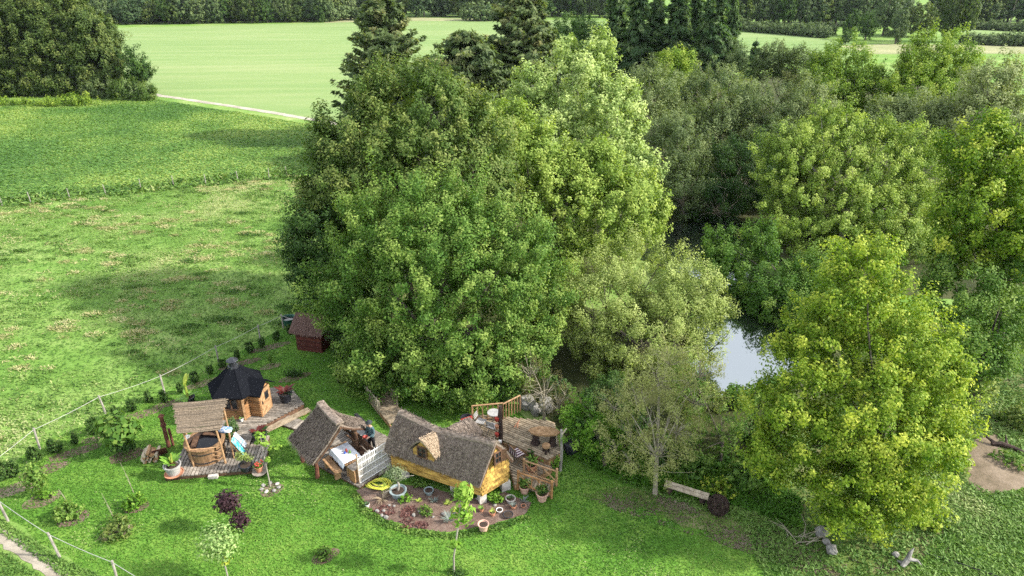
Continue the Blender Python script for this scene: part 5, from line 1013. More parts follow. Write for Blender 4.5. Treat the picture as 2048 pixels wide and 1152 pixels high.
for a, b_ in zip(pts, pts[1:]):
    mb.tube([rel(*a, .85), rel(*b_, .9)], .04, 6)
    for k in range(7): t = k / 6; q = rel(*a, 0).lerp(rel(*b_, 0), t); mb.tube([q, q + Vector((0, 0, .86))], .028 if k % 6 else .045, 5)
mb.tube([rel(945, 842, .1), rel(1006, 838, .1)], .03, 5); mb.build('rail', POLE, rl)
bt = thing('bistro_table', 'round pale bistro table on thin dark legs on the pond deck', 'table', G(988, 852, .7)); mb = MB(); mb.lathe((0, 0, .74), [(.30, 0), (.31, .02), (.30, .035), (.01, .036)], 24); mb.build('tabletop', GREYPOT, bt)
for k in range(3): a = k * 2.1; mb = MB(); mb.tube([(.26 * math.cos(a), .26 * math.sin(a), 0), (-.2 * math.cos(a), -.2 * math.sin(a), .74)], .014, 5); mb.build('leg', METAL, bt)
def bchair(label, loc, rz, blanket=None):
    r_ = thing('garden_chair', label, 'chair', loc, rz); mb = MB(); [mb.box((0, -.17 + .085 * k, .45), (.40, .07, .02)) for k in range(5)]; mb.build('seat', GREYPOT if blanket is None else TANW, r_); mb = MB()
    for s in (-.2, .2): mb.tube([(s, -.2, 0), (s, .2, .45), (s, .24, .46)], .013, 5); mb.tube([(s, .24, 0), (s, -.2, .45)], .013, 5); mb.tube([(s, .2, .45), (s, .30, .88)], .013, 5)
    mb.build('frame', METAL if blanket is None else TANW, r_); mb = MB(); [mb.box((0, .24 + .02 * k, .62 + .09 * k), (.40, .02, .06)) for k in range(3)]; mb.build('backrest', GREYPOT if blanket is None else TANW, r_); return r_
bchair('pale folding chair left of the round bistro table', G(962, 858, .7), 1.2); bchair('pale folding chair in front of the round bistro table', G(986, 868, .7), 2.6)
lc = bchair('low wooden chair under the striped blanket on the lower deck', G(1036, 922, .35), 2.2, 1); mb = MB(); mb.smooth = True
grid_slab(mb, lambda u, v: ((u - .5) * .56, .36 - .62 * v if v > .45 else .36 - .08 * math.sin(v * 6), .92 - .44 * min(1, v / .45) if v < .45 else .485 - .14 * max(0, (v - .85) / .15)), 10, 18, .02, .02, 8)
bl = mb.build('striped_blanket', stm); bl.location = lc.location; bl.rotation_euler = lc.rotation_euler; tag(bl, 'striped dark red and grey blanket thrown over the low chair', 'blanket')
tm = thing('totem_post', 'dark rough post hung with red pots on the front of the pond deck', 'post', G(1001, 884, .7)); mb = MB(); mb.tube([(0, 0, 0), (.02, 0, .7), (-.02, 0, 1.4), (0, 0, 1.95)], [.11, .10, .10, .08], 9); mb.build('pole', CHAR, tm)
for k, z in enumerate((.35, .78, 1.18)):
    mb = MB(); mb.lathe((-.15, -.06, z), [(.06, 0), (.10, .14), (.11, .18), (.01, .17)], 10); mb.build('hanging_pot', REDP if k != 1 else TERRA, tm)
mb = MB(); mb.lathe((-.02, -.13, .08), [(.07, 0), (.08, .12), (.01, .13)], 10); mb.build('white_tin', WHITEP, tm)
lt = thing('slab_table', 'rough wooden slab table on two tree stumps at the pond deck end', 'table', G(1088, 890, .7) + Vector((0, .1, 0)), -.1); mb = MB(); mb.smooth = False; mb.slab(outline(blobpoly((0, 0), .72, .34, 10), .2, .06, 3), .62, .70); mb.build('slab_top', TANW, lt)
for s in (-.38, .4): mb = MB(); mb.lathe((s, 0, 0), [(.24, 0), (.17, .12), (.14, .4), (.16, .61), (.01, .615)], 9); mb.build('stump_leg', CHAR, lt)
lt2 = thing('stump_stool', 'three-legged dark stump stool in front of the slab table', 'stool', G(1092, 905, .7)); mb = MB(); mb.lathe((0, 0, .3), [(.17, 0), (.19, .06), (.17, .12), (.01, .125)], 11); mb.build('seat', TANW, lt2)
for k in range(3): a = k * 2.1 + .4; mb = MB(); mb.tube([(.14 * math.cos(a), .14 * math.sin(a), 0), (.1 * math.cos(a), .1 * math.sin(a), .32)], .05, 6); mb.build('leg', CHAR, lt2)
tr_ = thing('wooden_trowel_rest', 'small reddish wooden prop leaning at the back of the pond deck', 'prop', G(1034, 852, .7)); mb = MB(); mb.tube([(-.14, -.1, 0), (.14, .1, .30)], .025, 5); mb.tube([(.02, -.12, 0), (.05, .05, .2)], .025, 5); mb.build('sticks', TERRA, tr_)
for k, (px, py, r, lb) in enumerate([(1055, 838, .36, 'grey boulder at the back of the pond deck under the bare tree'), (1092, 845, .42, 'larger grey boulder behind the slab table'), (1072, 850, .3, 'small dark boulder between the two grey boulders')]):
    r_ = thing('boulder', lb, 'boulder', G(px, py, 0) + Vector((0, .9, .0)), k, 'boulders behind the pond deck'); mb = MB(); mb.smooth = False; mb.rock((0, 0, r * .9), r, k + 3, (1.2, .9, 1.2)); mb.build('stone', STONE, r_)
bb = thing('black_tub', 'black plastic tub behind the porch roof at the deck corner', 'tub', G(938, 856, .7) + Vector((-.1, .15, 0))); mb = MB(); mb.lathe((0, 0, 0), [(.2, 0), (.27, .46), (.29, .5), (.24, .5), (.2, .1)], 16); mb.build('body', BLACKPOT, bb)
for k, (px, py, h, r, lb) in enumerate([(1121, 945, 2.2, .07, 'tall grey driftwood post at the right end of the pond deck'), (1112, 918, 1.15, .045, 'shorter pale pole beside the tall driftwood post')]):
    r_ = thing('driftwood_post', lb, 'post', G(px, py, 0) + Vector((0, .1, 0)), 0, 'driftwood posts of the pond deck'); mb = MB(); mb.tube([(0, 0, 0), (.03, 0, h * .5), (-.02, .02, h)], [r, r * .9, r * .7], 7); mb.build('pole', GREYP if k == 0 else PALEW, r_)
    if k == 0: mb = MB(); mb.tube([(0, 0, h * .9), (.2, .05, h * 1.02)], [.05, .03], 6); mb.build('limb', PALEW, r_)
bgk = thing('black_planter', 'round black planter in the greenery right of the driftwood post', 'planter', G(1142, 905, 0)); mb = MB(); mb.lathe((0, 0, 0), [(.26, 0), (.36, .3), (.36, .56), (.3, .6), (.25, .4)], 18); mb.build('body', BLACKPOT, bgk)
for k, (px, py, mt, r, h, lb, sd) in enumerate([(1049, 985, PINKP, .22, .36, 'pale clay pot with a leafy plant, left of the pair below the ramp', 31), (1084, 1000, PINKP, .25, .40, 'pale clay pot with a leafy plant at the ramp foot, larger of the pair', 32), (1063, 940, TERRA, .26, .34, 'terracotta pot with a spiky plant on the lower deck', 33)]):
    z = .35 if k == 2 else 0.0; q = potted('leafy_pot', lb, G(px, py, z), mt, r, h, [('leaf', lambda m, h=h, sd=sd: blades(m, (0, 0, h * .9), 14, .42, .05, sd, 1.3, .6), PDARK if k != 2 else PLEAF)]); leafball(q, (0, 0, h + .16), (.26, .22, .26), 200, .10, LM['ash'], sd, .45)
bush('deck_herbs', 'leafy green herbs growing between the lower deck and the driftwood post', G(1102, 935, .05), .45, .6, LM['fresh'], .11, 700, 35, tint=.4)
bush('small_fern', 'small dark green fern in the corner of the lower deck', G(1063, 915, .35), .2, .5, LM['dark'], .1, 220, 36)

# ------------------------------------------------------------------ the person
P0 = Vector((-6.30, 24.92, .15)); per = thing('person', 'person in dark hat, teal-grey top and black trousers on the pavilion deck', 'person', P0, math.radians(150))
def skin(name, verts, edges, radii, mat, parent, sub=2):
    me = bpy.data.meshes.new(name); me.from_pydata(verts, edges, []); o = bpy.data.objects.new(name, me); COL.objects.link(o)
    m = o.modifiers.new('skin', 'SKIN'); 
    for v, r in zip(me.skin_vertices[0].data, radii): v.radius = (r, r) if not hasattr(r, '__len__') else r
    me.skin_vertices[0].data[0].use_root = True; o.modifiers.new('sub', 'SUBSURF').levels = sub; o.modifiers['sub'].render_levels = sub
    dg = bpy.context.evaluated_depsgraph_get(); dg.update(); m2 = bpy.data.meshes.new_from_object(o.evaluated_get(dg)); bpy.data.objects.remove(o)
    m2.name = name; o = bpy.data.objects.new(name, m2); COL.objects.link(o); o.parent = parent
    m2.materials.clear()
    for m in (mat if isinstance(mat, list) else [mat]): m2.materials.append(m)
    m2.polygons.foreach_set('use_smooth', [True] * len(m2.polygons)); return o
# local frame: faces +Y, arms forward and bent, head slightly bowed
V = [(0, 0, .92), (0, .01, 1.08), (0, .0, 1.28), (0, .0, 1.42), (0, .03, 1.50), (0, .055, 1.60), (0, .06, 1.68)]; Rr = [(.155, .115), (.14, .105), (.165, .115), (.12, .09), .055, (.078, .095), (.07, .085)]
Ed = [(i, i + 1) for i in range(6)]
def chain(start, pts, rs):
    p = start
    for q, r in zip(pts, rs): V.append(q); Rr.append(r); Ed.append((p, len(V) - 1)); p = len(V) - 1
    return p
for s in (-1, 1):
    chain(0, [(s * .10, 0, .86), (s * .11, .02 + .02 * s, .50), (s * .115, -.02 + .05 * s, .12), (s * .12, -.01 + .05 * s, .05), (s * .125, .13 + .05 * s, .035)], [.09, .068, .048, .042, .036])
    w = chain(3, [(s * .17, 0, 1.40), (s * .22, .03, 1.14), (s * .13, .26, 1.08), (s * .11, .32, 1.08)], [.062, .048, .036, .034])
    for k in range(4): fx = s * (.075 + .022 * k); L_ = (.07, .085, .078, .06)[k]; chain(w, [(fx, .36, 1.085 - .004 * k), (fx, .36 + L_ * .55, 1.075), (fx - s * .005, .36 + L_ * .8, 1.045)], [.011, .009, .008])
    chain(w, [(s * .065, .335, 1.10), (s * .05, .375, 1.10)], [.011, .009])
SKINM = simple('skin', (0.40, 0.24, 0.17), (0.48, 0.30, 0.22), 6, (1, 1, 1), .6, 0); TEAL = simple('teal_top', (0.045, 0.085, 0.10), (0.075, 0.13, 0.15), 8, (1, 1, 1), .9, .1); HATM = simple('felt_hat', (0.020, 0.026, 0.030), (0.04, 0.05, 0.055), 8, (1, 1, 1), .95, .1)
body = skin('body', V, Ed, Rr, [SKINM, TEAL, BLACKF], per)
for pl in body.data.polygons:
    c = pl.center; pl.material_index = 2 if c.z < .95 else (1 if (c.z < 1.47 and not (c.y > .255)) else 0)
mb = MB(); mb.smooth = True; mb.lathe((0, .055, 1.69), [(.15, .0), (.155, .012), (.105, .022), (.10, .07), (.07, .11), (.01, .12)], 18, (1, 1.12)); mb.build('hat', HATM, per)
mb = MB(); mb.smooth = True
for s in (-1, 1): mb.rock((s * .032, .145, 1.625), .011, 1, (1, .6, .8), 5, 0)
mb.build('eyes', BLACKF, per); mb = MB(); mb.smooth = True; mb.rock((0, .165, 1.595), .02, 2, (.7, .9, 1.2), 5, .05); mb.rock((0, .148, 1.555), .022, 3, (1.2, .35, .3), 5, .05); mb.build('nose_and_mouth', SKINM, per)
mb = MB(); mb.smooth = True; mb.rock((0, .025, 1.63), .092, 5, (.95, 1, .9), 7, .05); mb.build('hair', BROWNW, per)
tb = thing('red_bowl', 'small red bowl held in both hands by the person in the hat', 'bowl', P0 + Matrix.Rotation(math.radians(150), 3, 'Z') @ Vector((0, .37, 1.06)), 0); mb = MB(); mb.lathe((0, 0, 0), [(.05, 0), (.10, .06), (.11, .08), (.09, .075), (.04, .02)], 14); mb.build('bowl', REDP, tb)

# ------------------------------------------------------------------ red shed, trough, fences
S0 = Vector((-12.4, 34.4, 0)); ue = Vector((1.5, -.36, 0)).normalized(); ve = Vector((-ue.y, ue.x, 0)); shd = thing('red_shed', 'small dark red shed with a brown shingle roof beneath the dark tree', 'shed', S0)
mb = MB()
for k in range(9):
    z = .07 + k * .15
    for a, b_ in ((ue * 0, ue * 1.55), (ue * 1.55, ue * 1.55 + ve * 1.4), (ue * 1.55 + ve * 1.4, ve * 1.4), (ve * 1.4, ue * 0)): mb.beam(a + Vector((0, 0, z)), b_ + Vector((0, 0, z)), .05 + .012 * (k % 2), .145)
mb.build('wall', REDW, shd)
mb = MB()
def sr(u, v): return ue * (-.25 + 2.05 * u) + ve * (.7 - .98 * v) + Vector((0, 0, 2.05 - .78 * v + .03 * math.sin(3 * v)))
def sr2(u, v): return ue * (-.25 + 2.05 * u) + ve * (.7 + .98 * v) + Vector((0, 0, 2.05 - .78 * v))
SHEDR = simple('brown_shingle', (0.070, 0.040, 0.032), (0.15, 0.095, 0.078), 12, (1, 1, 2), .95, .6)
grid_slab(mb, sr, 14, 10, .07, .03, 4); grid_slab(mb, sr2, 14, 10, .07, .03, 6); straws(mb, sr, 500, 2, .22, .03, .02); mb.build('roof', SHEDR, shd); mb = MB()
mb.add([ue * .01 + Vector((0, 0, 1.38)), ue * .01 + ve * 1.4 + Vector((0, 0, 1.38)), ue * .01 + ve * .7 + Vector((0, 0, 1.95))], [(0, 1, 2)]); mb.add([ue * 1.54 + Vector((0, 0, 1.38)), ue * 1.54 + ve * 1.4 + Vector((0, 0, 1.38)), ue * 1.54 + ve * .7 + Vector((0, 0, 1.95))], [(0, 1, 2)]); mb.build('gable', REDW, shd)
trg = thing('water_trough', 'dark green round water trough by the fence behind the red shed', 'trough', G(579, 649)); mb = MB(); mb.lathe((0, 0, 0), [(.33, 0), (.42, .42), (.46, .46), (.45, .5), (.39, .48), (.36, .3), (.01, .29)], 22); mb.build('tub', GREENP, trg); mb = MB(); mb.lathe((0, 0, .36), [(.37, 0), (.01, .001)], 20); mb.build('water', GLASSD, trg)
def fence(name, label, bases, hs, r=.05, rope=True, extra=(), cat='fence', mat=GREYP, ropez=.93, sag=.05):
    o = Vector(bases[0]); root = thing(name, label, cat, o); tops = []; rr = random.Random(len(bases))
    for b_, h in zip(bases, hs):
        p = Vector(b_) - o; t = p + Vector((rr.uniform(-.1, .05), rr.uniform(-.05, .05), h)); mb = MB(); mb.tube([p - Vector((0, 0, .1)), p.lerp(t, .5) + Vector((rr.uniform(-.03, .03), 0, 0)), t], [r, r * .9, r * .85], 7); mb.build('post', mat, root); tops.append(p.lerp(t, ropez))
    if rope:
        mb = MB(); tops = [Vector(e) - o for e in extra[:1]] + tops + [Vector(e) - o for e in extra[1:]]
        for a, b_ in zip(tops, tops[1:]): mb.tube([a.lerp(b_, k / 6) - Vector((0, 0, sag * math.sin(math.pi * k / 6))) for k in range(7)], .011, 4)
        mb.build('rope', ROPE, root)
    return root
fence('rope_fence', 'grey post and white rope fence between the lawn and the meadow', [G(*p) for p in ((80, 898), (212, 828), (330, 787), (437, 724), (521, 681), (567, 657))], [1.15, 1.12, 1.12, 1.05, 1.05, 1.0], extra=(G(-60, 955, 1.0), G(600, 642, .9)))
fence('rope_fence', 'grey post and white rope fence along the footpath in the near corner', [G(*p) for p in ((17, 1042), (120, 1114), (236, 1168), (400, 1262))], [1.2, 1.25, 1.1, 1.1], .05, extra=(G(-40, 1010, 1.0), G(520, 1330, 1.0)))
fence('field_fence', 'row of thin grey stakes between the meadow and the crop field', [G(x, 409 - x * .105 + (4 if x % 3 else 0)) for x in (5, 62, 140, 212, 282, 348, 412, 476, 538, 575)], [1.1] * 10, .045, False, (), 'fence', GREYP, .8, .02)

# ------------------------------------------------------------------ plants of the lawn
HGp = 'young hedge conifers along the rope fence'
SL = [(24, 955), (72, 925), (112, 905), (154, 888), (192, 866), (232, 842), (265, 822), (297, 805), (330, 803), (362, 788), (392, 765), (421, 747), (446, 735), (476, 718), (501, 704), (524, 694), (553, 680), (578, 668)]
LBL = 'young dark green hedge conifer planted beside the rope fence'
hp = bush('hedge_plant', LBL, G(*SL[0]), .42, .95, LM['dark'], .12, 900, 71, .4, 'hedge plant', HGp, .5)
hp2 = bush('hedge_plant', LBL, G(*SL[1]), .34, .8, LM['dark'], .12, 700, 72, .4, 'hedge plant', HGp, .55)
for k, p in enumerate(SL[2:]):
    s = rw.uniform(.7, 1.05) * (1 if k < 4 else .9); copytree([hp, hp2][k % 2], G(*p), rw.uniform(0, 6), (s * .85, s * .85, s * 1.0))
for k, (px, py, rx, ry) in enumerate([(40, 975, .9, .4), (90, 940, 1.0, .35), (150, 905, 1.1, .35), (215, 870, 1.1, .35), (280, 830, 1.1, .35), (345, 805, 1.0, .3), (415, 765, 1.2, .35), (480, 728, 1.2, .35), (540, 695, 1.2, .35), (84, 1000, .75, .5), (252, 912, .7, .5), (148, 1037, .6, .45), (232, 1066, .6, .35), (544, 980, .5, .38), (590, 755, .9, .35), (541, 733, .6, .3), (652, 1112, .55, .35), (272, 1015, .5, .35), (10, 985, .6, .4)]):
    c = G(px, py); o, _ = patch('mulch', blobpoly((c.x, c.y), rx, ry, 12, .55), .013 + .0002 * k, GM['soil'] if k % 3 else GM['dirt'], .2, .09, 30 + k)
tr1 = thing('paulownia_tree', 'young tree with very large dark leaves left of the hot tub deck', 'tree', G(250, 905)); mb = MB(); mb.tube([(0, 0, 0), (-.05, 0, .6), (.0, 0, 1.3)], [.045, .035, .02], 6); mb.build('trunk', BARK, tr1); leafball(tr1, (-.1, 0, 1.35), (1.05, .8, .68), 460, .30, LM['ash'], 41, .4, 'crown', .85); leafball(tr1, (.05, 0, .4), (.5, .4, .32), 150, .2, LM['dark'], 42, .5, 'undergrowth', .8)
tr2 = thing('ash_sapling', 'tall leafy shrub in a mulch ring at the left edge of the lawn', 'shrub', G(82, 990)); mb = MB(); mb.tube([(0, 0, 0), (-.05, 0, 1), (-.1, 0, 1.75)], [.03, .022, .01], 5); mb.build('stem', BARK, tr2); leafball(tr2, (-.05, 0, 1.0), (.52, .46, .80), 900, .13, LM['ash'], 43, .5); leafball(tr2, (.3, -.15, .2), (.5, .25, .18), 160, .12, LM['fresh'], 44, .4, 'undergrowth')
bush('garden_shrub', 'low mixed bush with a dark stalk, nearest the near left fence', G(147, 1035), .62, .62, LM['ash'], .13, 1000, 45, tint=.5); bush('garden_shrub', 'low fresh green bush on the lawn below the paulownia tree', G(270, 1013), .55, .5, LM['fresh'], .13, 900, 46, tint=.3); bush('garden_shrub', 'low wide olive-green bush on the lawn between the near fence and white sapling', G(232, 1065), .68, .5, LM['oak'], .12, 1000, 47, tint=.6); bush('garden_shrub', 'small dark green herb clump alone on the lower middle of the lawn', G(652, 1110), .42, .3, LM['ash'], .10, 500, 48, tint=.35)
for k, (x0, y0, x1, y1, lb) in enumerate([(267, 985, 247, 898, 'tallest bare dry stalk above the fresh green lawn bush'), (232, 1048, 203, 962, 'bare dry stalk above the olive-green lawn bush'), (137, 1010, 128, 985, 'short dry seed stalk of the dark-stalked bush')]):
    r_ = thing('dry_stalk', lb, 'stalk', G(x0, y0), 0, 'dry stalks on the lawn'); h = .5 + .012 * (y0 - y1); mb = MB(); mb.tube([(0, 0, 0), (-.05, .0, h * .5), (-.22, .05, h)], [.014, .01, .005], 4); mb.tube([(0.02, 0, 0), (-.2, .1, h * .6)], [.01, .004], 4); mb.build('stem', TWIG, r_)
wsp = thing('variegated_sapling', 'young tree with whitish variegated leaves in the lower left of the lawn', 'tree', G(457, 1160)); mb = MB(); mb.tube([(0, 0, 0), (0, 0, .9), (-.05, .0, 2.0)], [.03, .025, .01], 6); mb.build('trunk', PALEBARK, wsp); leafball(wsp, (-.12, .05, 1.75), (.80, .68, .80), 1100, .12, LM['white'], 51, .55, 'crown'); leafball(wsp, (.05, 0, .95), (.22, .2, .22), 70, .1, LM['maple'], 52, .8, 'lower_leaves')
ptr = thing('purple_tree', 'small dark purple-leaved tree leaning over the lawn', 'tree', G(488, 1066)); mb = MB(); mb.tube([(0, 0, 0), (-.2, .1, .7), (-.42, .15, 1.5)], [.035, .028, .012], 6); mb.build('trunk', BARK, ptr); leafball(ptr, (-.42, .12, 1.5), (.52, .46, .46), 700, .14, LM['purple'], 53, .5, 'crown'); leafball(ptr, (-.05, .0, .68), (.40, .34, .42), 420, .13, LM['purple'], 54, .5, 'lower_leaves')
stk = thing('staked_sapling', 'thin pale sapling with few leaves in a stone ring beside tub deck', 'tree', G(541, 974)); mb = MB(); mb.tube([(0, 0, 0), (-.02, 0, 1.4), (-.03, .02, 2.75)], [.032, .026, .012], 6); mb.tube([(-.03, 0, 1.9), (.5, .05, 2.1)], [.012, .005], 4); mb.tube([(-.03, 0, 2.2), (-.3, .05, 2.45)], [.012, .005], 4); mb.build('trunk', PALEBARK, stk)
for k, (c, q) in enumerate([((-.03, 0, 2.7), .3), ((.1, 0, 2.3), .2), ((.62, .05, 2.1), .17), ((.3, .02, 2.05), .12), ((.08, 0, 1.45), .13), ((-.15, .0, 2.35), .14)]): leafball(stk, c, (q, q, q * .6), 26, .17, LM['fresh'], 55 + k, .7, 'leaf_tuft')
for k in range(7): a = k * .9; r_ = thing('ring_stone', 'small stone in the ring around the thin pale sapling', 'stone', G(541, 976) + Vector((.36 * math.cos(a), .28 * math.sin(a), 0)), a, 'stones around the thin sapling'); mb = MB(); mb.rock((0, 0, .05), .085, k, (1.2, .9, .6), 6); mb.build('rock', PALESTONE if k % 2 else STONE, r_)
tsp = thing('leafy_sapling', 'slim leaning sapling with drooping bright leaves in front of the cottage', 'tree', G(908, 1146)); mb = MB(); mb.tube([(0, 0, 0), (.02, 0, .8), (.22, .05, 2.2), (.42, .1, 4.0)], [.04, .035, .028, .01], 6); mb.build('trunk', PALEBARK, tsp)
leafball(tsp, (.46, .1, 3.62), (.34, .3, .55), 170, .2, LM['fresh'], 61, .75, 'crown', .55); leafball(tsp, (.36, .08, 2.75), (.46, .4, .55), 190, .2, LM['fresh'], 62, .65, 'crown', .55); leafball(tsp, (.1, 0, 1.45), (.22, .2, .22), 60, .16, LM['fresh'], 63, .6, 'lower_leaves')
leafball(thing('mulch_weeds', 'dark weeds around the foot of the slim leaning sapling', 'weeds', G(910, 1148)), (0, 0, .08), (.45, .3, .12), 180, .1, LM['dark'], 64, .5)
smp = thing('tiny_shrub', 'tiny shrub in a mulch ring on the shaded lawn below the red shed', 'shrub', G(541, 731)); leafball(smp, (0, 0, .4), (.2, .2, .42), 160, .12, LM['ash'], 65, .4)
dcl = thing('dark_clump', 'dark leafy clump in the narrow bed behind the red canna pot', 'plant', G(590, 752)); leafball(dcl, (0, 0, .22), (.7, .25, .25), 300, .12, LM['dark'], 66, .45)

# ------------------------------------------------------------------ the soil bed
hc = thing('hose_coil', 'coil of yellow garden hose in front of the lattice screen', 'hose', G(757, 971)); mb = MB(); rr = random.Random(3); pts = []
for k in range(240): a = k / 240 * 2 * math.pi * 9; r_ = .34 + .16 * math.sin(k * .21) * .5 + .07 * math.sin(k * .05); pts.append((r_ * 1.15 * math.cos(a) + rr.uniform(-.012, .012), r_ * .8 * math.sin(a), .04 + .13 * k / 240 + .03 * math.sin(a * 2)))
mb.smooth = True; mb.tube(pts, .022, 6); mb.build('hose', HOSE, hc)
ol = thing('olive_pot', 'twisted silver-leaved olive tree in a wide blue-grey pot', 'potted tree', G(797, 992)); pot(ol, BLUEPOT, .34, .34); mb = MB(); mb.tube([(0, 0, .28), (.06, 0, .6), (-.02, .03, .9), (-.1, .05, 1.2)], [.05, .045, .04, .02], 7); mb.tube([(.02, 0, .8), (.3, .05, 1.0), (.7, .1, 1.0)], [.03, .02, .008], 5); mb.tube([(0, 0, .5), (-.3, -.1, .42), (-.55, -.15, .3)], [.028, .02, .01], 5); mb.build('trunk', PALEBARK, ol); leafball(ol, (-.12, .05, 1.2), (.50, .40, .34), 620, .09, LM['olive'], 71, .45, 'crown', .4); leafball(ol, (.12, .05, .95), (.26, .2, .18), 160, .09, LM['olive'], 72, .45, 'crown', .4)
def tuft(name, label, px, py, n, L, w, mat, seed, up=.7, curl=.6, cat='plant', group=None): r_ = thing(name, label, cat, G(px, py, .015), 0, group); mb = MB(); blades(mb, (0, 0, 0), n, L, w, seed, up, curl); mb.build('leaf', mat, r_); return r_
DRYM = plainleaf('dry_leaf', (0.24, 0.18, 0.12), (0.36, 0.29, 0.20))
tuft('dry_palm', 'dry brown spiky plant in front of the yellow hose coil', 765, 1000, 22, .55, .025, DRYM, 1, 1.0, .9); tuft('yucca_plant', 'yellow-green strappy plant right of the yellow hose coil', 776, 980, 22, .5, .035, PYEL, 2, .8, .9)
bush('herb_clump', 'bright green herb mat in front of the blue-grey olive pot', G(803, 1003), .48, .26, LM['fresh'], .09, 700, 81, tint=.3, cat='herbs'); bush('herb_clump', 'green herb mound in the middle of the soil bed', G(852, 1029), .36, .32, LM['ash'], .09, 600, 82, tint=.5, cat='herbs')
bush('herb_clump', 'leafy green plants growing against the cottage wall by the square pot', G(840, 975), .38, .34, LM['ash'], .1, 500, 83, tint=.4, cat='herbs'); bush('herb_clump', 'leafy plants under the cottage corner behind the slim sapling', G(920, 992), .4, .5, LM['ash'], .11, 600, 84, tint=.45, cat='herbs')
bush('herb_clump', 'green broad-leaved plant at the gable corner of the cottage', G(990, 1003), .36, .36, LM['fresh'], .12, 420, 85, tint=.35, cat='herbs')
tuft('yellow_plant', 'small yellow-green rosette near the foot of the olive pot', 838, 1002, 16, .2, .03, PYEL, 4, .9); tuft('yellow_plant', 'yellow-green rosette below the middle of the cottage wall', 895, 1008, 20, .24, .035, PYEL, 5, .9); tuft('yellow_plant', 'yellowish rosette beside the grey agave', 914, 1022, 18, .22, .03, PYEL, 6, .9)
tuft('agave_plant', 'large grey spiky agave at the centre front of the soil bed', 898, 1040, 34, .42, .028, PGREY, 7, .9, .2); tuft('agave_plant', 'small grey spiky agave right of the square white pot', 868, 1003, 18, .28, .022, PGREY, 8, .9, .2); tuft('agave_plant', 'grey spiky rosette at the right end of the soil bed', 1048, 1002, 18, .3, .022, PGREY, 9, .9, .2)
for k, (px, py, r, lb) in enumerate([(770, 1022, .34, 'dark purple sedum patch at the left of the soil bed'), (815, 1024, .30, 'reddish sedum patch left of the green herb mound'), (812, 1042, .36, 'broad reddish sedum patch along the front of the soil bed'), (842, 1052, .22, 'small red sedum patch at the front edge of the soil bed')]):
    r_ = thing('sedum_patch', lb, 'plant', G(px, py, .015), k, 'sedum patches in the soil bed'); mb = MB(); rr = random.Random(k)
    for j in range(34): a, q = rr.uniform(0, 6.28), r * rr.random() ** .5; blades(mb, (q * math.cos(a) * 1.3, q * math.sin(a) * .8, 0), 4, .12, .03, j + 40 * k, 1.0, .6, 2)
    mb.build('rosettes', PSED, r_)
for k, (px, py, mt, r, h, lb, lf) in enumerate([(858, 987, BLUEPOT, .2, .2, 'square pale blue pot beside the cottage wall', None), (967, 1060, PINKP, .21, .33, 'empty pale clay pot standing on the grass edge of the soil bed', None), (985, 1030, TERRA, .13, .17, 'terracotta pot with a few leaves left of the white bowl', PYEL), (1027, 1016, TERRA, .12, .14, 'terracotta pot with a spiky grey plant among the bed pots', PGREY), (1047, 1014, TERRA, .10, .08, 'shallow terracotta dish at the right of the soil bed', None), (999, 1023, WHITEP, .13, .10, 'white bowl among the terracotta pots', None), (1021, 1004, GREYPOT, .2, .22, 'grey pot with greenery near the cottage gable', PDARK), (1016, 1032, BLACKPOT, .20, .10, 'dark shallow bowl at the right front of the soil bed', None), (963, 1022, TERRA, .10, .14, 'small terracotta pot half hidden behind the slim sapling', PLEAF), (735, 1013, WHITEP, .09, .14, 'tiny white pot at the left tip of the soil bed', PDARK)]):
    potted('garden_pot', lb, G(px, py, .016), mt, r, h, [('leaf', lambda m, h=h, k=k: blades(m, (0, 0, h * .85), 12, .2, .025, 60 + k, 1.0, .5), lf)] if lf else [], 'pot')
rr = random.Random(12)
for k in range(16):
    px, py = rr.uniform(745, 1045), 0; py = 1008 + rr.uniform(-8, 35) - abs(px - 890) * .06; r_ = thing('bed_stone', 'small grey stone lying in the soil bed', 'stone', G(px, py, .015), k, 'stones in the soil bed'); mb = MB(); mb.rock((0, 0, .03), rr.uniform(.05, .10), k, (1.2, .9, .6), 5); mb.build('rock', STONE, r_)
EDGE = [G(x, y) for x, y in [(715, 985), (735, 1015), (770, 1040), (830, 1060), (900, 1068), (990, 1050), (1050, 1032), (1062, 1036), (1000, 1062), (905, 1080), (825, 1072), (760, 1052), (722, 1028), (702, 990)]]
scatter('bed_border', EDGE, 12000, .10, .07, LM['ash'], 21, .45, .8, lean=.9)

# ------------------------------------------------------------------ right side
pa_, pb = G(1327, 985, 0), G(1414, 1012, 0); dv = pb - pa_; pbn = thing('plank_bench', 'long low bench of two pale planks in front of the thin willow', 'bench', pa_); n_ = Vector((-dv.y, dv.x, 0)).normalized()
for s in (0, 1): mb = MB(); mb.beam(n_ * (.2 * s) + Vector((0, 0, .42)), dv * 1.0 + n_ * (.2 * s) + Vector((0, 0, .40)), .17, .06); mb.build('plank', PALEW, pbn)
for t in (.12, .88): mb = MB(); p = dv * t + n_ * .1; mb.lathe((p.x, p.y, 0), [(.15, 0), (.13, .37), (.01, .372)], 10); mb.build('support', CHAR, pbn)
tbl_ = thing('twig_ball', 'dark woven twig ball on the grass at the end of the plank bench', 'garden ball', G(1434, 1026)); mb = MB(); rng = np.random.default_rng(4)
for k in range(260):
    ax = Vector(rng.normal(size=3)).normalized(); u_ = ax.orthogonal().normalized(); w_ = ax.cross(u_); a0 = rng.uniform(0, 6.28); h = rng.uniform(-.25, .25); R_ = .42 * math.sqrt(1 - h * h) * rng.uniform(.9, 1.05); mb.tube([Vector((0, 0, .42)) + ax * h * .42 + (u_ * math.cos(a0 + j * .35) + w_ * math.sin(a0 + j * .35)) * R_ for j in range(5)], .013, 3)
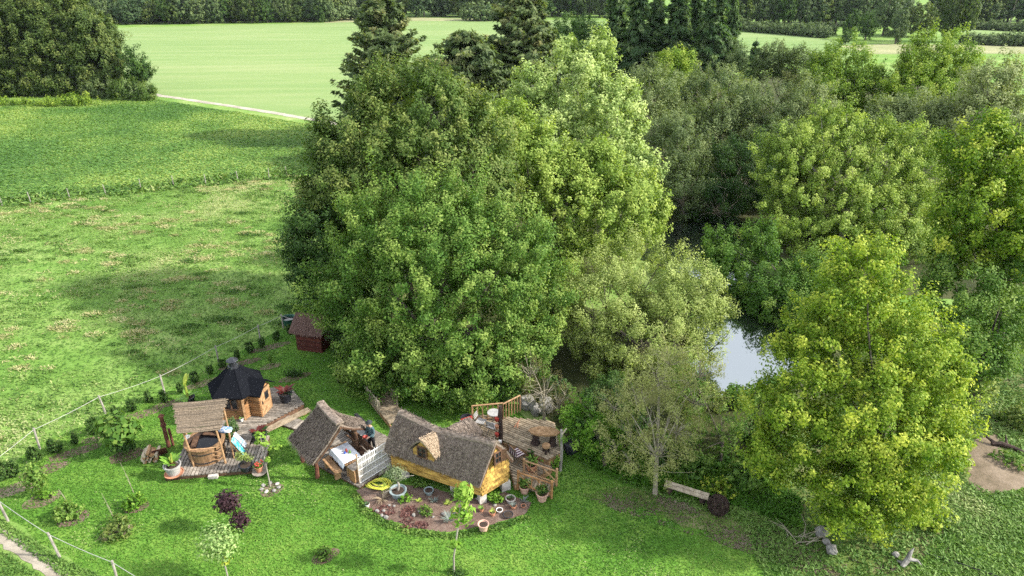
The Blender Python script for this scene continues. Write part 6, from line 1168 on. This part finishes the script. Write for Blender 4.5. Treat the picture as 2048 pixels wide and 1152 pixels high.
mb.build('twigs', CHAR, tbl_)
bush('yellow_shrub', 'low yellowish spreading shrub behind the end of the plank bench', G(1432, 985), .75, .6, LM['maple'], .13, 800, 91, tint=.5)
for k, (px, py, r, mt, lb) in enumerate([(1642, 1070, .26, STONE, 'upright grey boulder under the left skirt of the yellowing maple'), (1662, 1104, .22, STONE, 'round cut-log-like boulder in front of the yellowing maple'), (1652, 1088, .15, STONE, 'small dark boulder wedged between the two at the maple foot'), (1790, 1112, .13, STONE, 'small pale stone beside the driftwood stump')]):
    r_ = thing('boulder', lb, 'boulder', G(px, py), k, 'stones at the foot of the maple'); mb = MB(); mb.rock((0, 0, r * .6), r, k + 11, (1.05, .9, .85)); mb.build('stone', mt, r_)
dw = thing('driftwood_stump', 'weathered grey driftwood stump right of the stones under the maple', 'stump', G(1812, 1128)); mb = MB(); mb.tube([(-.25, -.15, .02), (0, 0, .2), (.12, .12, .45), (.25, .2, .6)], [.10, .10, .07, .02], 8); mb.tube([(0, 0, .25), (.35, -.05, .22), (.5, -.1, .05)], [.08, .05, .02], 6); mb.tube([(-.1, -.1, .12), (-.3, .1, .05)], [.09, .03], 6); mb.build('wood', STONE, dw)
dst = thing('dead_branches', 'heap of bare dead branches on the grass left of the maple stones', 'branches', G(1600, 1085)); mb = MB(); rr = random.Random(5)
for k in range(16): a = rr.uniform(-.5, 2.2); L_ = rr.uniform(.5, 1.2); p = Vector((rr.uniform(-.4, .4), rr.uniform(-.2, .3), .05)); mb.tube([p, p + Vector((math.cos(a) * L_ * .5, math.sin(a) * L_ * .4, .3 * rr.random())), p + Vector((math.cos(a + .3) * L_, math.sin(a + .3) * L_ * .7, .5 * rr.random()))], [.02, .014, .005], 4)
mb.build('twigs', TWIG, dst)
lg = thing('fallen_log', 'dark fallen log with roots beside the bare dirt at the right edge', 'log', G(1998, 893)); mb = MB(); mb.tube([(-.3, .1, .08), (.1, .05, .12), (.5, -.25, .10), (.9, -.6, .06)], [.10, .12, .10, .05], 8); mb.tube([(-.2, .1, .15), (-.5, .5, .3)], [.09, .03], 6); mb.tube([(.3, 0, .15), (.5, .45, .35)], [.07, .02], 6); mb.build('wood', CHAR, lg)
bush('scrub_bush', 'ragged scrub bush behind the fallen log at the right edge', G(2035, 850), 1.0, 1.1, LM['oak'], .16, 1500, 93, tint=.6); bush('scrub_bush', 'low weedy bush in front of the fallen log beside the dirt', G(2015, 925), .8, .4, LM['ash'], .12, 800, 94, tint=.4); bush('scrub_bush', 'pale grassy bush between the maple and the bare dirt', G(1905, 930), .9, .7, LM['willow'], .14, 1100, 95, tint=.5)
bush('scrub_bush', 'loose green bush under the right skirt of the yellowing maple', G(1850, 1040), .9, .7, LM['yellow'], .15, 1300, 96, tint=.5); bush('scrub_bush', 'green bush at the meeting of the alder and the dirt trail', G(1955, 790), 1.2, 1.2, LM['willow'], .17, 1700, 97, tint=.45)
wr = thing('ground_wire', 'dark thin cable lying over the grass in the lower right corner', 'cable', G(1850, 1105)); mb = MB(); mb.tube([G(1850, 1105, .05) - wr.location, G(1930, 1130, .09) - wr.location, G(2060, 1175, .06) - wr.location], .022, 5); mb.build('cable', BLACKF, wr)
# undergrowth round the pond
for k, (px, py, r, h, mt, tt, lb) in enumerate([(1420, 815, 1.0, 1.3, 'willow', .3, 'pale reedy bush on the near bank at the left of the open water'), (1490, 812, 1.1, 1.3, 'ash', .3, 'leafy bush on the near bank right below the open water'), (1555, 800, 1.1, 1.2, 'ash', .2, 'dark bush on the bank between the open water and the maple'), (1370, 830, 1.0, 1.4, 'ash', .35, 'bank bush behind the straggly thin willow'), (1240, 905, 1.0, .9, 'ash', .3, 'shaded undergrowth bush left of the thin willow stem'), (1370, 945, 1.0, .8, 'ash', .25, 'green undergrowth bush right of the thin willow stem'), (1475, 960, 1.2, 1.0, 'ash', .3, 'green undergrowth bush behind the twig ball'), (1540, 900, 1.4, 1.6, 'dark', .4, 'dark undergrowth bush at the left edge of the maple'), (1170, 870, .9, 1.0, 'dark', .4, 'dark undergrowth bush behind the black planter'), (1120, 800, 1.2, 1.4, 'dark', .35, 'dark undergrowth bush behind the slab table'), (1000, 790, 1.4, 1.3, 'dark', .45, 'dark undergrowth bush behind the deck railing'), (880, 800, 1.3, 1.2, 'ash', .3, 'low shade bush under the big round tree, behind the porch roof'), (1330, 920, 1.0, .9, 'dark', .5, 'dark undergrowth bush close behind the plank bench'), (1250, 870, 1.2, 1.5, 'dark', .3, 'black-green undergrowth bush beyond the thin willow'), (700, 760, .9, .8, 'oak', .3, 'sparse shade bush under the big round tree near the footbridge')]):
    bush('undergrowth_bush', lb, G(px, py), r, h, LM[mt], .19, 1500, 200 + k, tint=tt, cat='bush', group='undergrowth around the pond')

# ------------------------------------------------------------------ the air
hm = bpy.data.materials.new('air'); hm.use_nodes = True; hn = hm.node_tree; hn.nodes.clear()
ho = hn.nodes.new('ShaderNodeOutputMaterial'); hv = hn.nodes.new('ShaderNodeVolumePrincipled'); hv.inputs['Color'].default_value = (0.80, 0.90, 1.0, 1); hv.inputs['Density'].default_value = 0.00005; hv.inputs['Anisotropy'].default_value = 0.2
hn.links.new(hv.outputs[0], ho.inputs['Volume'])
mb = MB(); mb.box((0, 360, 12.0), (1060, 860, 26.0)); hz = mb.build('haze', hm); hz['kind'] = 'stuff'
S.cycles.volume_bounces = 0
